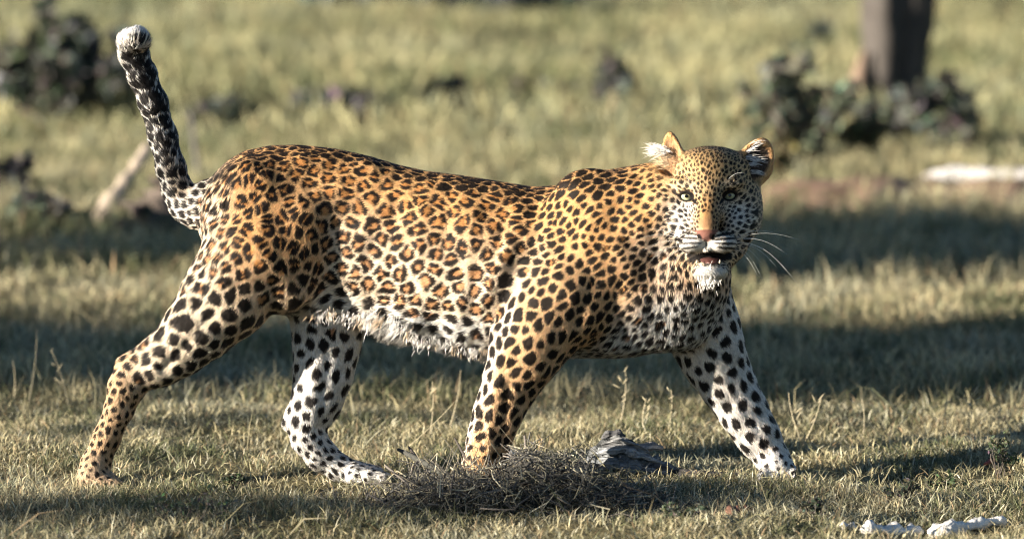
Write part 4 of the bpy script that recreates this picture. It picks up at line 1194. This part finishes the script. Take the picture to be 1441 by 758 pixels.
log_('bleached_wood', fg(1308, 745, .012), fg(1415, 735, .016), .019, .014, WHT, 'larger bleached white piece of wood at the lower right', 'wood', 35, 10, 16, .25, 'bleached wood at the lower right')
log_('bleached_wood', fg(1212, 750, .008), fg(1300, 742, .010), .012, .009, WHT, 'thin bleached wood strip left of the larger white piece', 'wood', 36, 8, 14, .3, 'bleached wood at the lower right')
log_('bleached_wood', fg(1183, 747, .006), fg(1206, 744, .006), .008, .006, WHT, 'smallest bleached chip, left end of the white pieces', 'wood', 37, 8, 10, .3, 'bleached wood at the lower right')
log_('dead_leaf', fg(1020, 730, .008), fg(1062, 727, .009), .011, .006, (.24, .125, .085), 'curled reddish brown dead leaf in the grass below the far forepaw', 'leaf', 38, 8, 12, .3)
log_('dead_leaf', fg(1385, 660, .012), fg(1412, 652, .014), .007, .004, (.34, .10, .07), 'small red dead leaf in the grass near the right edge', 'leaf', 39, 7, 8, .3)

# seed stalks
def stalk(px, py, tx, ty, label, heads=0, col=(.46, .40, .26), r=.0011, seed=0):
    g = fg(px, py); root = empty('grass_stalk', g)
    tag(root, label, 'grass stalk', 'tall dry grass stalks')
    rr = np.random.default_rng(seed); e = at(tx, ty, g[1] + .01) - g
    t = np.linspace(0, 1, 8)[:, None]; p = e * t; p[:, 0] += np.sin(t[:, 0] * 2.6) * .008 * rr.choice([-1, 1])
    V, Fc = tube(p, np.linspace(r * 1.2, r * .6, 8), 4); m = MB(); m.add(V, Fc, col); m.build('stem', twig_m, root)
    for k in range(heads):
        tt = rr.uniform(.4, 1); q = e * tt
        d = unit(np.array([rr.choice([-1, 1]) * rr.uniform(.4, 1), rr.normal() * .4, rr.uniform(.4, 1.2)])) * rr.uniform(.012, .035)
        V, Fc = tube([q, q + d * .6, q + d], [.0007, .0016, .0005], 4); m = MB(); m.add(V, Fc, np.array(col) * rr.uniform(.8, 1.2)); m.build('seed_head', twig_m, root)
for k, (a, b, c, d, h, lab) in enumerate((
        (38, 560, 50, 462, 0, 'bare upright stalk at the far left edge'), (98, 560, 70, 492, 6, 'branched stalk left of the stretched hind leg'), (18, 555, 16, 508, 0, 'short pale stalk in the left corner of the shade'),
        (632, 590, 646, 520, 0, 'single curved stalk just left of the near foreleg'), (560, 625, 640, 562, 0, 'long pale stalk leaning right before the near foreleg'), (604, 600, 606, 536, 5, 'feathery stalk between hind and fore legs'),
        (872, 590, 878, 522, 7, 'tall bushy stalk under the chest'), (906, 602, 912, 560, 7, 'short bushy stalk right of the one under the chest'), (940, 600, 942, 548, 2, 'thin stalk before the far foreleg'),
        (1128, 600, 1112, 552, 3, 'thin leaning stalk just right of the far foreleg'), (1130, 606, 1154, 556, 4, 'forked stalk right of the far foreleg, leaning right'), (1246, 604, 1290, 556, 1, 'long arching stalk leaning right in the open grass'),
        (1320, 600, 1332, 528, 2, 'tallest upright stalk at the right'), (1366, 608, 1370, 552, 8, 'bushy weed stalk near the right edge'), (1400, 606, 1404, 556, 8, 'second bushy weed stalk, nearer the right edge'), (1424, 630, 1410, 584, 0, 'bent stalk by the right edge'), (1214, 596, 1210, 560, 1, 'short stalk in the open grass right of the forepaw'))):
    stalk(a, b + 14, c, d, lab, h, seed=900 + k)
